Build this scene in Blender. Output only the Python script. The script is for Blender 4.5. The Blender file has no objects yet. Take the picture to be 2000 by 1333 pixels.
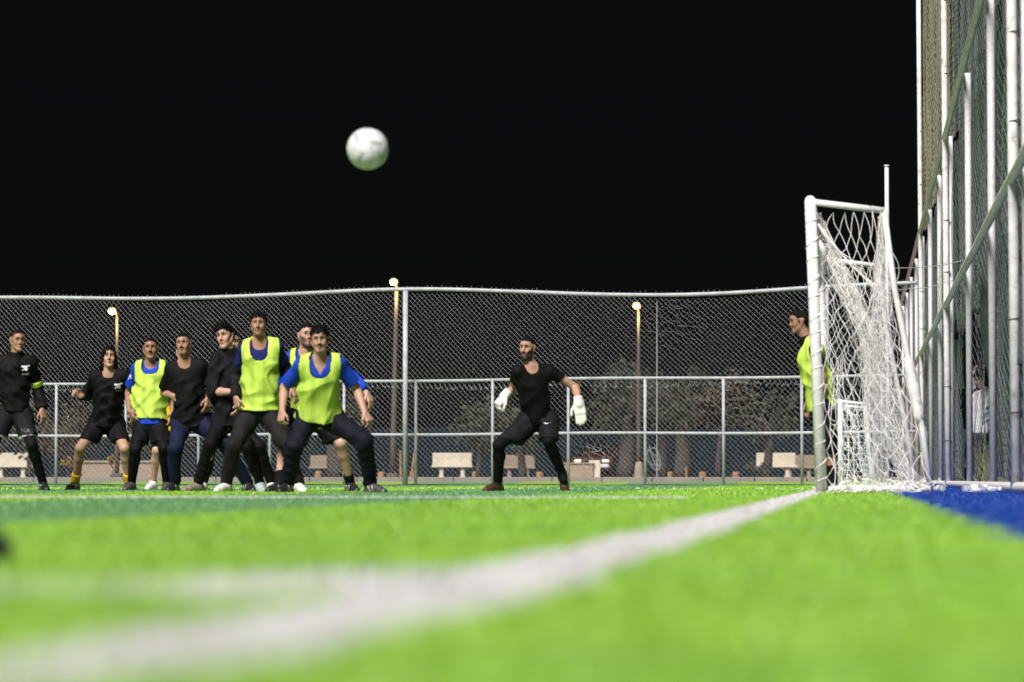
import bpy, math, random
import numpy as np
from mathutils import Vector, Matrix
from mathutils.bvhtree import BVHTree

# ------------------------------------------------------------------ camera, sky, sun, exposure
scene = bpy.context.scene
COL = scene.collection
F = 6448.0                       # focal length in pixels of a 2000 px wide frame
HOR = 936.0                      # row of the horizon
CAMH = 0.13
YAW = math.atan(670.0 / F)       # the goal line runs along +Y, the camera looks a little to its left
PITCH = math.atan((HOR - 666.5) / F)
cam_d = bpy.data.cameras.new('camera')
cam = bpy.data.objects.new('camera', cam_d)
COL.objects.link(cam)
cam_d.sensor_width = 36.0
cam_d.lens = F / 2000.0 * 36.0
cam_d.clip_start = 0.05
cam_d.clip_end = 3000
cam.location = (0, 0, CAMH)
cam.rotation_euler = (math.pi / 2 + PITCH, 0, YAW)
cam_d.dof.use_dof = True
cam_d.dof.focus_distance = 42.0
cam_d.dof.aperture_fstop = 3.2
scene.camera = cam

world = bpy.data.worlds.new('World')
scene.world = world
world.use_nodes = True
wn, wl = world.node_tree.nodes, world.node_tree.links
SUN_EL = math.radians(46)
SUN_AZ_CAM = math.radians(-22)   # light comes from behind the camera, this far to the left
sky = wn.new('ShaderNodeTexSky')
sky.sky_type = 'NISHITA'
sky.sun_disc = False
sky.sun_elevation = SUN_EL
hs = wn.new('ShaderNodeHueSaturation')
hs.inputs['Saturation'].default_value = 0.35
bg = wn['Background']
bg.inputs['Strength'].default_value = 0.0004
wl.new(sky.outputs[0], hs.inputs['Color'])
wl.new(hs.outputs[0], bg.inputs['Color'])

CF = np.array([-math.sin(YAW), math.cos(YAW), 0.0])      # camera forward on the ground
CR = np.array([math.cos(YAW), math.sin(YAW), 0.0])       # camera right
CU = np.array([0, 0, 1.0])
# direction towards the light
_l = (-CF * math.cos(SUN_AZ_CAM) + CR * math.sin(SUN_AZ_CAM)) * math.cos(SUN_EL) + CU * math.sin(SUN_EL)
sky.sun_rotation = math.atan2(_l[0], _l[1])
sun_d = bpy.data.lights.new('sun', 'SUN')
sun_d.energy = 4.6
sun_d.angle = math.radians(20)
sun_d.color = (1.0, 0.955, 0.94)
sun = bpy.data.objects.new('sun', sun_d)
COL.objects.link(sun)
sun.rotation_euler = Vector(_l).to_track_quat('Z', 'Y').to_euler()
sun.location = Vector(_l) * 60

scene.view_settings.view_transform = 'Standard'
scene.view_settings.look = 'None'
scene.view_settings.gamma = 1
scene.view_settings.exposure = 0.55
scene.render.engine = 'CYCLES'
scene.cycles.use_denoising = True
scene.cycles.max_bounces = 6

# ------------------------------------------------------------------ helpers
rng = np.random.default_rng(7)
random.seed(7)
_pf = CF * math.cos(PITCH) + CU * math.sin(PITCH)
_pu = CU * math.cos(PITCH) - CF * math.sin(PITCH)


def P(x, y, d):
    """point seen at pixel (x, y) of the 2000 px frame, d metres in front of the camera"""
    r = _pf * F + CR * (x - 1000.0) + _pu * (666.5 - y)
    r = r / np.dot(r, CF)
    return np.array([0, 0, CAMH]) + r * d


def C(xc, d, z=0.0):
    """point xc metres right of the view axis, d metres ahead, height z"""
    p = CR * xc + CF * d
    return np.array([p[0], p[1], z])


def G(x, d, z=0.0):
    """ground point under pixel column x at distance d"""
    return C((x - 1000.0) / F * d, d, z)


def props(o, label=None, cat=None, group=None, kind=None):
    if label: o['label'] = label
    if cat: o['category'] = cat
    if group: o['group'] = group
    if kind: o['kind'] = kind
    return o


def mesh_np(name, V, Q, mat=None, parent=None, smooth=True, col=None, loc=None):
    """mesh object from vertex array and a face array (all quads or all triangles) or a list of such arrays"""
    V = np.asarray(V, np.float32).reshape(-1, 3)
    if isinstance(Q, np.ndarray): Q = [Q]
    Q = [np.asarray(q, np.int32) for q in Q if len(q)]
    me = bpy.data.meshes.new(name)
    off = np.zeros(3, np.float32)
    if parent is not None and 'base' in parent:
        off = np.array(parent['base'], np.float32)
    if loc is not None:
        off = np.array(loc, np.float32)
    V = V - off
    me.vertices.add(len(V))
    me.vertices.foreach_set('co', V.ravel())
    nl = sum(q.size for q in Q)
    npol = sum(len(q) for q in Q)
    me.loops.add(nl)
    me.polygons.add(npol)
    me.loops.foreach_set('vertex_index', np.concatenate([q.ravel() for q in Q]))
    st, c = [], 0
    for q in Q:
        st.append(c + np.arange(len(q)) * q.shape[1])
        c += q.size
    me.polygons.foreach_set('loop_start', np.concatenate(st).astype(np.int32))
    me.polygons.foreach_set('use_smooth', np.full(npol, smooth))
    if col is not None:
        a = me.color_attributes.new('Col', 'FLOAT_COLOR', 'POINT')
        cc = np.ones((len(V), 4), np.float32)
        cc[:, :col.shape[1]] = col
        a.data.foreach_set('color', cc.ravel())
    me.update(calc_edges=True)
    me.validate()
    if mat: me.materials.append(mat)
    o = bpy.data.objects.new(name, me)
    COL.objects.link(o)
    if loc is not None:
        o.location = loc
        if parent is None: pass
    if parent is not None:
        o.parent = parent
        if loc is not None and 'base' in parent:
            o.location = Vector(loc) - Vector(parent['base'])
    return o


def empty(name, base, **kw):
    o = bpy.data.objects.new(name, None)
    COL.objects.link(o)
    o.location = tuple(float(v) for v in base)
    o['base'] = [float(v) for v in base]
    o.empty_display_size = 0.1
    return props(o, **kw)


def finish_bases():
    for o in bpy.data.objects:
        if 'base' in o: del o['base']


class MB:
    """collects boxes, tubes and strips, builds one mesh"""
    def __init__(s):
        s.V, s.Qd, s.T, s.n = [], [], [], 0

    def add(s, V, q=None, t=None):
        V = np.asarray(V, float).reshape(-1, 3)
        s.V.append(V)
        if q is not None and len(q): s.Qd.append(np.asarray(q) + s.n)
        if t is not None and len(t): s.T.append(np.asarray(t) + s.n)
        s.n += len(V)
        return s

    def box(s, c, size, ax=None, bev=0.0, taper=1.0):
        c = np.asarray(c, float)
        A = np.eye(3) if ax is None else np.asarray(ax, float)
        h = np.asarray(size, float) / 2
        if bev <= 0:
            sg = np.array([[x, y, z] for z in (-1, 1) for y in (-1, 1) for x in (-1, 1)], float)
            L = sg * h
            L[4:, :2] *= taper
            q = [[0, 2, 3, 1], [4, 5, 7, 6], [0, 1, 5, 4], [2, 6, 7, 3], [0, 4, 6, 2], [1, 3, 7, 5]]
            s.add(c + L @ A, q)
        else:
            b = min(bev, *(h * 0.49))
            L, idx = [], {}
            for sx in (-1, 1):
                for sy in (-1, 1):
                    for sz in (-1, 1):
                        for k in range(3):
                            v = np.array([sx, sy, sz]) * (h - b)
                            v[k] += (sx, sy, sz)[k] * b
                            idx[(sx, sy, sz, k)] = len(L)
                            L.append(v)
            L = np.array(L)
            L[L[:, 2] > 0, :2] *= taper
            q, t = [], []
            for k in range(3):
                o1, o2 = (k + 1) % 3, (k + 2) % 3
                for sg in (-1, 1):
                    f = []
                    for a, bb in ((-1, -1), (1, -1), (1, 1), (-1, 1)):
                        key = [0, 0, 0]; key[k] = sg; key[o1] = a; key[o2] = bb
                        f.append(idx[(*key, k)])
                    q.append(f if sg > 0 else f[::-1])
            for k in range(3):        # edge strips along axis k
                o1, o2 = (k + 1) % 3, (k + 2) % 3
                for a in (-1, 1):
                    for bb in (-1, 1):
                        k0 = [0, 0, 0]; k0[k] = -1; k0[o1] = a; k0[o2] = bb
                        k1 = list(k0); k1[k] = 1
                        f = [idx[(*k0, o1)], idx[(*k0, o2)], idx[(*k1, o2)], idx[(*k1, o1)]]
                        q.append(f if a * bb < 0 else f[::-1])
            for sx in (-1, 1):
                for sy in (-1, 1):
                    for sz in (-1, 1):
                        f = [idx[(sx, sy, sz, k)] for k in range(3)]
                        t.append(f if sx * sy * sz > 0 else f[::-1])
            s.add(c + L @ A, q, t)
        return s

    def tube(s, pts, r, n=10, caps=True):
        pts = np.asarray(pts, float)
        m = len(pts)
        r = np.full(m, r, float) if np.isscalar(r) else np.asarray(r, float)
        tg = np.gradient(pts, axis=0)
        tg /= np.linalg.norm(tg, axis=1)[:, None] + 1e-12
        ref = np.array([0, 0, 1.0]) if abs(tg[0, 2]) < 0.9 else np.array([0, 1.0, 0])
        u = np.cross(tg, ref); u /= np.linalg.norm(u, axis=1)[:, None] + 1e-12
        w = np.cross(u, tg)
        a = np.linspace(0, 2 * math.pi, n, endpoint=False)
        V = pts[:, None] + r[:, None, None] * (np.cos(a)[None, :, None] * u[:, None] + np.sin(a)[None, :, None] * w[:, None])
        i = np.arange(m - 1)[:, None] * n; j = np.arange(n)[None]; k = (j + 1) % n
        q = np.stack([i + j, i + k, i + n + k, i + n + j], -1).reshape(-1, 4)
        V = V.reshape(-1, 3)
        t = None
        if caps:
            V = np.vstack([V, pts[0], pts[-1]])
            t = [[n * m, (b + 1) % n, b] for b in range(n)] + [[n * m + 1, n * (m - 1) + b, n * (m - 1) + (b + 1) % n] for b in range(n)]
        return s.add(V, q, t)

    def segs(s, A, B, r, n=3):
        """many straight thin prisms at once"""
        A = np.asarray(A, float); B = np.asarray(B, float)
        d = B - A
        d /= np.linalg.norm(d, axis=1)[:, None] + 1e-12
        ref = np.where(np.abs(d[:, 2:3]) < 0.9, np.array([[0, 0, 1.0]]), np.array([[1.0, 0, 0]]))
        u = np.cross(d, ref); u /= np.linalg.norm(u, axis=1)[:, None] + 1e-12
        w = np.cross(d, u)
        r = np.broadcast_to(np.asarray(r, float), (len(A),))
        a = np.linspace(0, 2 * math.pi, n, endpoint=False) + 0.5
        off = r[:, None, None] * (np.cos(a)[None, :, None] * u[:, None] + np.sin(a)[None, :, None] * w[:, None])
        V = np.concatenate([A[:, None] + off, B[:, None] + off], 1).reshape(-1, 3)
        i = np.arange(len(A))[:, None] * 2 * n; j = np.arange(n)[None]; k = (j + 1) % n
        q = np.stack([i + j, i + k, i + n + k, i + n + j], -1).reshape(-1, 4)
        return s.add(V, q)

    def build(s, name, mat, parent=None, smooth=False, loc=None, **kw):
        V = np.vstack(s.V)
        Q = []
        if s.Qd: Q.append(np.vstack(s.Qd))
        if s.T: Q.append(np.vstack(s.T))
        o = mesh_np(name, V, Q, mat, parent, smooth, loc=loc)
        return props(o, **kw)


# ------------------------------------------------------------------ materials
def mat(name, color, rough=0.6, metal=0.0, var=0.0, vscale=8.0, bump=0.0, bscale=40.0, spec=0.5, attr=False,
        emis=None, estr=0.0, sss=0.0, stain=None, stain_amt=0.0, stain_scale=3.0, trans=0.0, alpha=1.0):
    m = bpy.data.materials.new(name)
    m.use_nodes = True
    N, L = m.node_tree.nodes, m.node_tree.links
    b = N['Principled BSDF']
    b.inputs['Roughness'].default_value = rough
    b.inputs['Metallic'].default_value = metal
    b.inputs['Specular IOR Level'].default_value = spec
    geo = N.new('ShaderNodeNewGeometry')
    if attr:
        at = N.new('ShaderNodeAttribute'); at.attribute_name = 'Col'
        src = at.outputs['Color']
    else:
        rgb = N.new('ShaderNodeRGB'); rgb.outputs[0].default_value = (*color, 1)
        src = rgb.outputs[0]
    if var > 0:
        nz = N.new('ShaderNodeTexNoise'); nz.inputs['Scale'].default_value = vscale; nz.inputs['Detail'].default_value = 4
        L.new(geo.outputs['Position'], nz.inputs['Vector'])
        mr = N.new('ShaderNodeMapRange')
        mr.inputs['From Min'].default_value = 0.3; mr.inputs['From Max'].default_value = 0.7
        mr.inputs['To Min'].default_value = 1 - var; mr.inputs['To Max'].default_value = 1 + var
        L.new(nz.outputs[0], mr.inputs['Value'])
        mx = N.new('ShaderNodeVectorMath'); mx.operation = 'SCALE'
        L.new(src, mx.inputs[0]); L.new(mr.outputs[0], mx.inputs['Scale'])
        src = mx.outputs[0]
    if stain is not None:
        nz = N.new('ShaderNodeTexNoise'); nz.inputs['Scale'].default_value = stain_scale; nz.inputs['Detail'].default_value = 7
        nz.inputs['Roughness'].default_value = 0.7
        L.new(geo.outputs['Position'], nz.inputs['Vector'])
        mr = N.new('ShaderNodeMapRange')
        mr.inputs['From Min'].default_value = 0.54; mr.inputs['From Max'].default_value = 0.68
        mr.inputs['To Max'].default_value = stain_amt
        L.new(nz.outputs[0], mr.inputs['Value'])
        mix = N.new('ShaderNodeMix'); mix.data_type = 'RGBA'
        L.new(mr.outputs[0], mix.inputs['Factor']); L.new(src, mix.inputs['A'])
        mix.inputs['B'].default_value = (*stain, 1)
        src = mix.outputs['Result']
    L.new(src, b.inputs['Base Color'])
    if bump > 0:
        nb = N.new('ShaderNodeTexNoise'); nb.inputs['Scale'].default_value = bscale; nb.inputs['Detail'].default_value = 3
        L.new(geo.outputs['Position'], nb.inputs['Vector'])
        bp = N.new('ShaderNodeBump'); bp.inputs['Strength'].default_value = bump; bp.inputs['Distance'].default_value = 0.02
        L.new(nb.outputs[0], bp.inputs['Height']); L.new(bp.outputs[0], b.inputs['Normal'])
    if emis is not None:
        b.inputs['Emission Color'].default_value = (*emis, 1)
        b.inputs['Emission Strength'].default_value = estr
    if sss > 0:
        b.inputs['Subsurface Weight'].default_value = sss
        b.inputs['Subsurface Radius'].default_value = (0.02, 0.008, 0.004)
        b.inputs['Subsurface Scale'].default_value = 0.3
    if trans > 0:
        b.inputs['Transmission Weight'].default_value = trans
        b.inputs['IOR'].default_value = 1.35
    b.inputs['Alpha'].default_value = alpha
    return m


def turf_mat(name='artificial_turf', k=1.0):
    m = bpy.data.materials.new(name); m.use_nodes = True
    N, L = m.node_tree.nodes, m.node_tree.links
    b = N['Principled BSDF']; b.inputs['Roughness'].default_value = 0.5
    b.inputs['Specular IOR Level'].default_value = 0.6
    geo = N.new('ShaderNodeNewGeometry'); sp = N.new('ShaderNodeSeparateXYZ')
    L.new(geo.outputs['Position'], sp.inputs[0])

    def M(op, a, bb=None):
        n = N.new('ShaderNodeMath'); n.operation = op
        for i, v in enumerate((a, bb)):
            if v is None: continue
            if isinstance(v, (int, float)): n.inputs[i].default_value = v
            else: L.new(v, n.inputs[i])
        return n.outputs[0]
    # rolls of turf in two greens laid along the goal line
    nzw = N.new('ShaderNodeTexNoise'); nzw.inputs['Scale'].default_value = 1.5
    L.new(geo.outputs['Position'], nzw.inputs['Vector'])
    xx = M('ADD', sp.outputs['X'], M('MULTIPLY', M('SUBTRACT', nzw.outputs[0], 0.5), 0.10))
    ph = M('FRACT', M('DIVIDE', M('ADD', xx, 4.25 + 42.0), 4.20))
    dark = M('MULTIPLY', M('LESS_THAN', ph, 0.5), M('LESS_THAN', sp.outputs['X'], -0.6))
    n1 = N.new('ShaderNodeTexNoise'); n1.inputs['Scale'].default_value = 2.6; n1.inputs['Detail'].default_value = 3
    n2 = N.new('ShaderNodeTexNoise'); n2.inputs['Scale'].default_value = 60; n2.inputs['Detail'].default_value = 3
    for n in (n1, n2): L.new(geo.outputs['Position'], n.inputs['Vector'])
    mix = N.new('ShaderNodeMix'); mix.data_type = 'RGBA'
    mix.inputs['A'].default_value = (0.262, 0.475, 0.040, 1)
    mix.inputs['B'].default_value = (0.135, 0.30, 0.118, 1)
    L.new(dark, mix.inputs['Factor'])
    f = M('ADD', M('MULTIPLY', n1.outputs[0], 0.6), M('MULTIPLY', n2.outputs[0], 0.25))
    f = M('MULTIPLY', M('ADD', f, 0.56), k)
    # broad noise patches: both stripe greens blend towards one deeper green
    n3 = N.new('ShaderNodeTexNoise'); n3.inputs['Scale'].default_value = 0.9; n3.inputs['Detail'].default_value = 2
    L.new(geo.outputs['Position'], n3.inputs['Vector'])
    mr = N.new('ShaderNodeMapRange'); mr.inputs['From Min'].default_value = .42; mr.inputs['From Max'].default_value = .66; mr.inputs['To Max'].default_value = .5
    L.new(n3.outputs[0], mr.inputs['Value'])
    mix2 = N.new('ShaderNodeMix'); mix2.data_type = 'RGBA'
    L.new(mr.outputs[0], mix2.inputs['Factor']); L.new(mix.outputs['Result'], mix2.inputs['A'])
    mix2.inputs['B'].default_value = (0.125, 0.34, 0.05, 1)
    sc = N.new('ShaderNodeVectorMath'); sc.operation = 'SCALE'
    L.new(mix2.outputs['Result'], sc.inputs[0]); L.new(f, sc.inputs['Scale'])
    L.new(sc.outputs[0], b.inputs['Base Color'])
    return m


M_turf = turf_mat()
M_turfb = turf_mat('turf_thatch', 0.7)
M_line = mat('white_turf_fibre', (0.56, 0.555, 0.55), 0.6, var=0.12, vscale=6)
M_blue = mat('blue_turf_fibre', (0.003, 0.048, 0.29), 0.5, var=0.35, vscale=6)
M_asph = mat('dark_asphalt', (0.035, 0.032, 0.03), 0.9, var=0.3)
M_pave = mat('pink_paving', (0.15, 0.118, 0.108), 0.85, var=0.2, vscale=3, bump=0.3)
M_galv = mat('galvanised_steel', (0.55, 0.55, 0.555), 0.5, metal=0.05, var=0.15, vscale=25)
M_galvf = mat('far_galvanised_steel', (0.38, 0.39, 0.42), 0.55, var=0.2, vscale=6)  # darker copy of the galvanised steel, for the far fences
M_wire = mat('galvanised_wire', (0.34, 0.34, 0.36), 0.5, metal=0.1)
M_wpost = mat('worn_white_paint', (0.72, 0.70, 0.69), 0.55, var=0.14, vscale=9, stain=(0.22, 0.17, 0.13), stain_amt=0.7, stain_scale=7)
M_grail = mat('grey_green_paint', (0.78, 0.73, 0.71), 0.55, var=0.15, vscale=12, stain=(0.2, 0.15, 0.1), stain_amt=0.6, stain_scale=5)
M_goal = mat('goal_white_paint', (0.66, 0.65, 0.635), 0.45, var=0.10, vscale=11, stain=(0.36, 0.30, 0.25), stain_amt=0.75, stain_scale=11, bump=0.15, bscale=30)
M_net = mat('white_net_cord', (0.84, 0.81, 0.79), 0.8, var=0.12, vscale=20)
M_net2 = mat('pale_net_cord', (0.62, 0.68, 0.72), 0.8)
M_gnet = mat('teal_fence_netting', (0.19, 0.215, 0.21), 0.85, var=0.25, vscale=2)
M_knet = mat('khaki_fence_netting', (0.32, 0.30, 0.22), 0.85, var=0.2, vscale=2)
M_shade = mat('teal_shade_cloth', (0.060, 0.082, 0.079), 0.85, var=0.4, vscale=3, bump=0.5, bscale=30)
M_rope = mat('pale_rope', (0.6, 0.58, 0.52), 0.8)
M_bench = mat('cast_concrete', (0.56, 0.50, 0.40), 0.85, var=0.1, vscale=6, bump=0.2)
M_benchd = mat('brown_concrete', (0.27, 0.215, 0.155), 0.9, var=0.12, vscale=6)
M_timber = mat('orange_timber', (0.27, 0.155, 0.065), 0.8, var=0.25, vscale=14)
M_bark = mat('grey_bark', (0.045, 0.038, 0.032), 0.95, var=0.35, vscale=12, bump=0.8)
M_leaf = mat('olive_leaf', (0.030, 0.036, 0.016), 0.8, var=0.5, vscale=3)
M_leaf2 = mat('brown_leaf', (0.046, 0.037, 0.017), 0.8, var=0.5, vscale=3)
M_leafo = mat('orange_leaf', (0.30, 0.17, 0.02), 0.7, var=0.4, vscale=5)
M_weed = mat('dry_weed', (0.22, 0.23, 0.08), 0.8, var=0.4, vscale=14)
M_wall = mat('dark_wall_paint', (0.006, 0.012, 0.016), 0.95, spec=0.1, var=0.3, vscale=1)
M_lampp = mat('lamp_pole_paint', (0.07, 0.06, 0.045), 0.6)
M_lampb = mat('sodium_lamp', (1, 0.8, 0.4), emis=(1.0, 0.44, 0.09), estr=1.0)
M_lampc = mat('sodium_lamp_core', (1, 0.9, 0.7), emis=(1.0, 0.76, 0.40), estr=1.3)
M_cable = mat('black_cable', (0.012, 0.012, 0.012), 0.7)
M_ball = mat('football_cover', (0.8, 0.8, 0.8), 0.32, attr=True)
M_skin = mat('skin', (0.5, 0.3, 0.2), 0.5, attr=True, sss=0.12, var=0.06, vscale=30, spec=0.4)
M_hair = mat('black_hair', (0.0045, 0.004, 0.004), 0.6, var=0.5, vscale=60, bump=0.6, bscale=140, spec=0.12)
M_cloth = mat('woven_cloth', (0.5, 0.5, 0.5), 0.75, attr=True, bump=0.05, bscale=60, var=0.10, vscale=7, spec=0.14)
M_shoe = mat('shoe_leather', (0.5, 0.5, 0.5), 0.42, attr=True, var=0.1, vscale=30)
M_print = mat('white_print', (0.78, 0.78, 0.78), 0.6)
M_printg = mat('grey_print', (0.055, 0.055, 0.06), 0.5)
M_red = mat('red_print', (0.62, 0.04, 0.03), 0.6)
M_yel = mat('yellow_print', (0.7, 0.45, 0.02), 0.6)
M_clear = mat('clear_plastic', (0.85, 0.9, 1.0), 0.12, trans=0.75)
M_redcap = mat('red_plastic', (0.45, 0.02, 0.03), 0.4)
M_carp = mat('brown_car_paint', (0.045, 0.024, 0.015), 0.25, metal=0.3)
M_glass = mat('dark_glass', (0.01, 0.012, 0.015), 0.08)
M_tyre = mat('tyre_rubber', (0.012, 0.012, 0.012), 0.8)
M_head = mat('headlight', (1, 0.9, 0.7), emis=(1.0, 0.75, 0.45), estr=1.0)


def spot_mat(name, c, s):
    return mat(name, c, emis=c, estr=s)


# ------------------------------------------------------------------ ground
def sheet(name, x0, y0, x1, y1, z, m, nx=2, ny=2, kind='structure', **kw):
    xs, ys = np.linspace(x0, x1, nx), np.linspace(y0, y1, ny)
    X, Y = np.meshgrid(xs, ys, indexing='ij')
    V = np.stack([X, Y, np.full_like(X, z)], -1).reshape(-1, 3)
    i = np.arange(nx - 1)[:, None] * ny; j = np.arange(ny - 1)[None]
    q = np.stack([i + j, i + ny + j, i + ny + j + 1, i + j + 1], -1).reshape(-1, 4)
    return props(mesh_np(name, V, q, m, smooth=False), kind=kind, **kw)


LINE_L, LINE_R = -0.485, -0.300            # goal line edges (X)
LINE_Y = [0.6, 1.2, 1.7, 1.95, 2.1, 2.5, 3.7, 8.4, 62.0]
LINE_X = [-0.97, -0.74, -0.585, -0.518, -0.460, -0.424, -0.396, -0.376, -0.36]
BLUE_X = 0.315
FENX = 1.30                               # fence behind the goal
BOX_Y = 19.4                              # painted line square to the goal line
MARK_A, MARK_B = np.array([-0.37, 4.05]), np.array([-0.82, 3.28])   # worn wide mark branching off the goal line
sheet('ground', -900, -900, 900, 900, -0.06, M_asph)
sheet('turf', -70, -12, BLUE_X + 0.05, 66, 0.0, M_turfb, label='light and dark green striped artificial turf of the football pitch')


def fence_d(xc):
    return 59.28 - 0.332 * xc


# region test for the blades
def region(X, Y, wob):
    r = np.zeros(len(X), int)
    r[X + wob > BLUE_X] = 2
    gl = np.abs(X + wob * 0.35 - np.interp(Y, LINE_Y, LINE_X)) < 0.0925
    d = MARK_B - MARK_A; L = np.hypot(*d); d = d / L
    u = (X - MARK_A[0]) * d[0] + (Y - MARK_A[1]) * d[1]; v = np.abs(-(X - MARK_A[0]) * d[1] + (Y - MARK_A[1]) * d[0])
    arc = (u > 0) & (u < L + wob) & (v + wob * .8 < 0.25) & (X < np.interp(Y, LINE_Y, LINE_X))
    bl = (np.abs(Y - BOX_Y + wob) < 0.11) & (X < -1.0) & (X > -12)
    bl2 = (np.abs(Y - 39.0 + wob) < 0.11) & (X < LINE_L) & (X > -12)
    r[arc] = 4; r[gl] = 1; r[bl] = 5; r[bl2] = 6
    return r


zones = [(1.15, 3.0, 15000, 0.0024), (3.0, 6.5, 12000, 0.0024), (6.5, 13.0, 6500, 0.0030), (13.0, 22.0, 2400, 0.0050),
         (22.0, 34.0, 800, 0.0090), (34.0, 58.0, 170, 0.016)]
BX, BY, BW, BD = [], [], [], []
for (d0, d1, dens, w) in zones:
    hw = 0.5 * 2000 / F * d1 * 1.12 + 0.25
    n = int(dens * (d1 - d0) * 2 * hw)
    d = rng.uniform(d0, d1, n); xc = rng.uniform(-hw, hw, n)
    ok = np.abs(xc) < 0.5 * 2000 / F * d * 1.15 + 0.25
    d, xc = d[ok], xc[ok]
    BX.append(CR[0] * xc + CF[0] * d); BY.append(CR[1] * xc + CF[1] * d)
    BW.append(np.full(len(d), w)); BD.append(d)
n = 9000
BX.append(rng.uniform(-10, -1.0, n)); BY.append(BOX_Y + rng.uniform(-.11, .11, n)); BW.append(np.full(n, .005)); BD.append(np.full(n, 17.0))
BX, BY, BW, BD = map(np.concatenate, (BX, BY, BW, BD))
ok = (BX < FENX - 0.1)
BX, BY, BW, BD = BX[ok], BY[ok], BW[ok], BD[ok]
wob = 0.035 * np.sin(BY * 3.1) + 0.03 * np.sin(BY * 7.7 + 1) + rng.normal(0, 0.012, len(BX))
reg = region(BX, BY, wob)
# worn patches where the arc fades
keep = ~((reg == 4) & (rng.random(len(BX)) < 0.05 + np.clip((-0.68 - BX) / 0.2, 0, 0.5)))
reg = np.where(keep, reg, 0)


def blades(name, sel, m, h0, h1, extra=None, kind='stuff', **kw):
    X, Y, W = BX[sel], BY[sel], BW[sel]
    n = len(X)
    a = rng.uniform(0, 2 * math.pi, n); h = rng.uniform(h0, h1, n)
    ln = rng.uniform(0.1, 0.75, n) * h; la = rng.uniform(0, 2 * math.pi, n)
    c, s_ = np.cos(a) * W, np.sin(a) * W
    z = np.zeros(n) - 0.001
    v0 = np.stack([X - c, Y - s_, z], -1); v1 = np.stack([X + c, Y + s_, z], -1)
    v2 = np.stack([X + np.cos(la) * ln + c * .35, Y + np.sin(la) * ln + s_ * .35, h], -1)
    v3 = np.stack([X + np.cos(la) * ln - c * .35, Y + np.sin(la) * ln - s_ * .35, h], -1)
    V = np.stack([v0, v1, v2, v3], 1).reshape(-1, 3)
    q = np.arange(4 * n).reshape(-1, 4)
    if extra is not None:
        ev, eq = extra
        q = np.vstack([q, np.asarray(eq) + len(V)]); V = np.vstack([V, ev])
    return props(mesh_np(name, V, q, m, smooth=False), kind=kind, **kw)


def strip_pts(xy0, xy1, w, n, z=0.004):
    a, b = np.array(xy0, float), np.array(xy1, float)
    t = np.linspace(0, 1, n)[:, None]
    p = a + (b - a) * t
    d = (b - a) / np.linalg.norm(b - a); nn = np.array([-d[1], d[0]])
    V = np.concatenate([np.c_[p + nn * w / 2, np.full(n, z)], np.c_[p - nn * w / 2, np.full(n, z)]])
    q = [[i, i + 1, n + i + 1, n + i] for i in range(n - 1)]
    return V, np.array(q)[:, ::-1]


def line_strip():
    y = np.array(LINE_Y); x = np.array(LINE_X); n = len(y)
    V = np.concatenate([np.c_[x - .0925, y, np.full(n, .004)], np.c_[x + .0925, y, np.full(n, .004)]])
    return V, np.array([[i, n + i, n + i + 1, i + 1] for i in range(n - 1)])


blades('turf_grass', reg == 0, M_turf, 0.012, 0.024, label='short green artificial grass fibres covering the pitch', cat=None)
blades('goal_line', reg == 1, M_line, 0.012, 0.022, line_strip(), 'structure',
       label='wide white goal line running from the corner to the goal')
blades('corner_mark', reg == 4, M_line, 0.012, 0.022, strip_pts(MARK_A + (MARK_B - MARK_A) * .30, MARK_A + (MARK_B - MARK_A) * .85, 0.40, 2), 'structure',
       label='blurred worn white mark branching left off the goal line')
blades('penalty_area_line', reg == 5, M_line, 0.018, 0.030, strip_pts((-40, BOX_Y), (-1.0, BOX_Y), 0.2, 2), 'structure',
       label='thin white line across the pitch in front of the players')
blades('far_area_line', reg == 6, M_line, 0.018, 0.03, strip_pts((-40, 39), (LINE_L, 39), 0.2, 2), 'structure',
       label='thin white line across the pitch behind the players')
bs = strip_pts(((BLUE_X + 1.9) / 2, -12), ((BLUE_X + 1.9) / 2, 66), 1.9 - BLUE_X, 2)
blades('run_off_strip', reg == 2, M_blue, 0.012, 0.024, bs, 'structure', label='blue artificial turf strip between goal and side fence')

# raised paving behind the far fence with its kerb
pv = MB()
a, b_ = C(-40, fence_d(-40) + 4.5), C(16, fence_d(16) + 4.5)
fd = (b_ - a) / np.linalg.norm(b_ - a)
fn = np.array([-fd[1], fd[0], 0])
ZK = 0.075
vv = np.array([a - fn * 3.2 + [0, 0, .006], b_ - fn * 3.2 + [0, 0, .006], b_ - fn * .1 + [0, 0, ZK], a - fn * .1 + [0, 0, ZK], b_ - fn * .1 - [0, 0, .06], a - fn * .1 - [0, 0, .06]])
props(mesh_np('verge', vv, np.array([[0, 1, 2, 3], [3, 2, 4, 5]]), M_turf, smooth=False), kind='structure', label='narrow green turf verge rising to the far kerb')
pv.box((a + b_) / 2 + fn * 60 + np.array([0, 0, 0.06]), (np.linalg.norm(b_ - a), 120, 0.20), [fd, fn, [0, 0, 1]])
pv.build('pavement', M_pave, kind='structure', label='pinkish paving beyond the far fence')
L_ = np.linalg.norm(b_ - a)
kn = int(L_ / 1.0)
kb = MB().box((0, 0, 0), (0.985, 0.14, 0.20), [fd, fn, [0, 0, 1]], bev=0.012)
k0 = None
kroot = empty('kerb', a, kind='structure', label='pale kerb of cast blocks along the far edge of the pitch')
M_kerb = mat('kerb_concrete', (0.20, 0.165, 0.152), 0.85, var=0.15, vscale=3)
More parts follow.
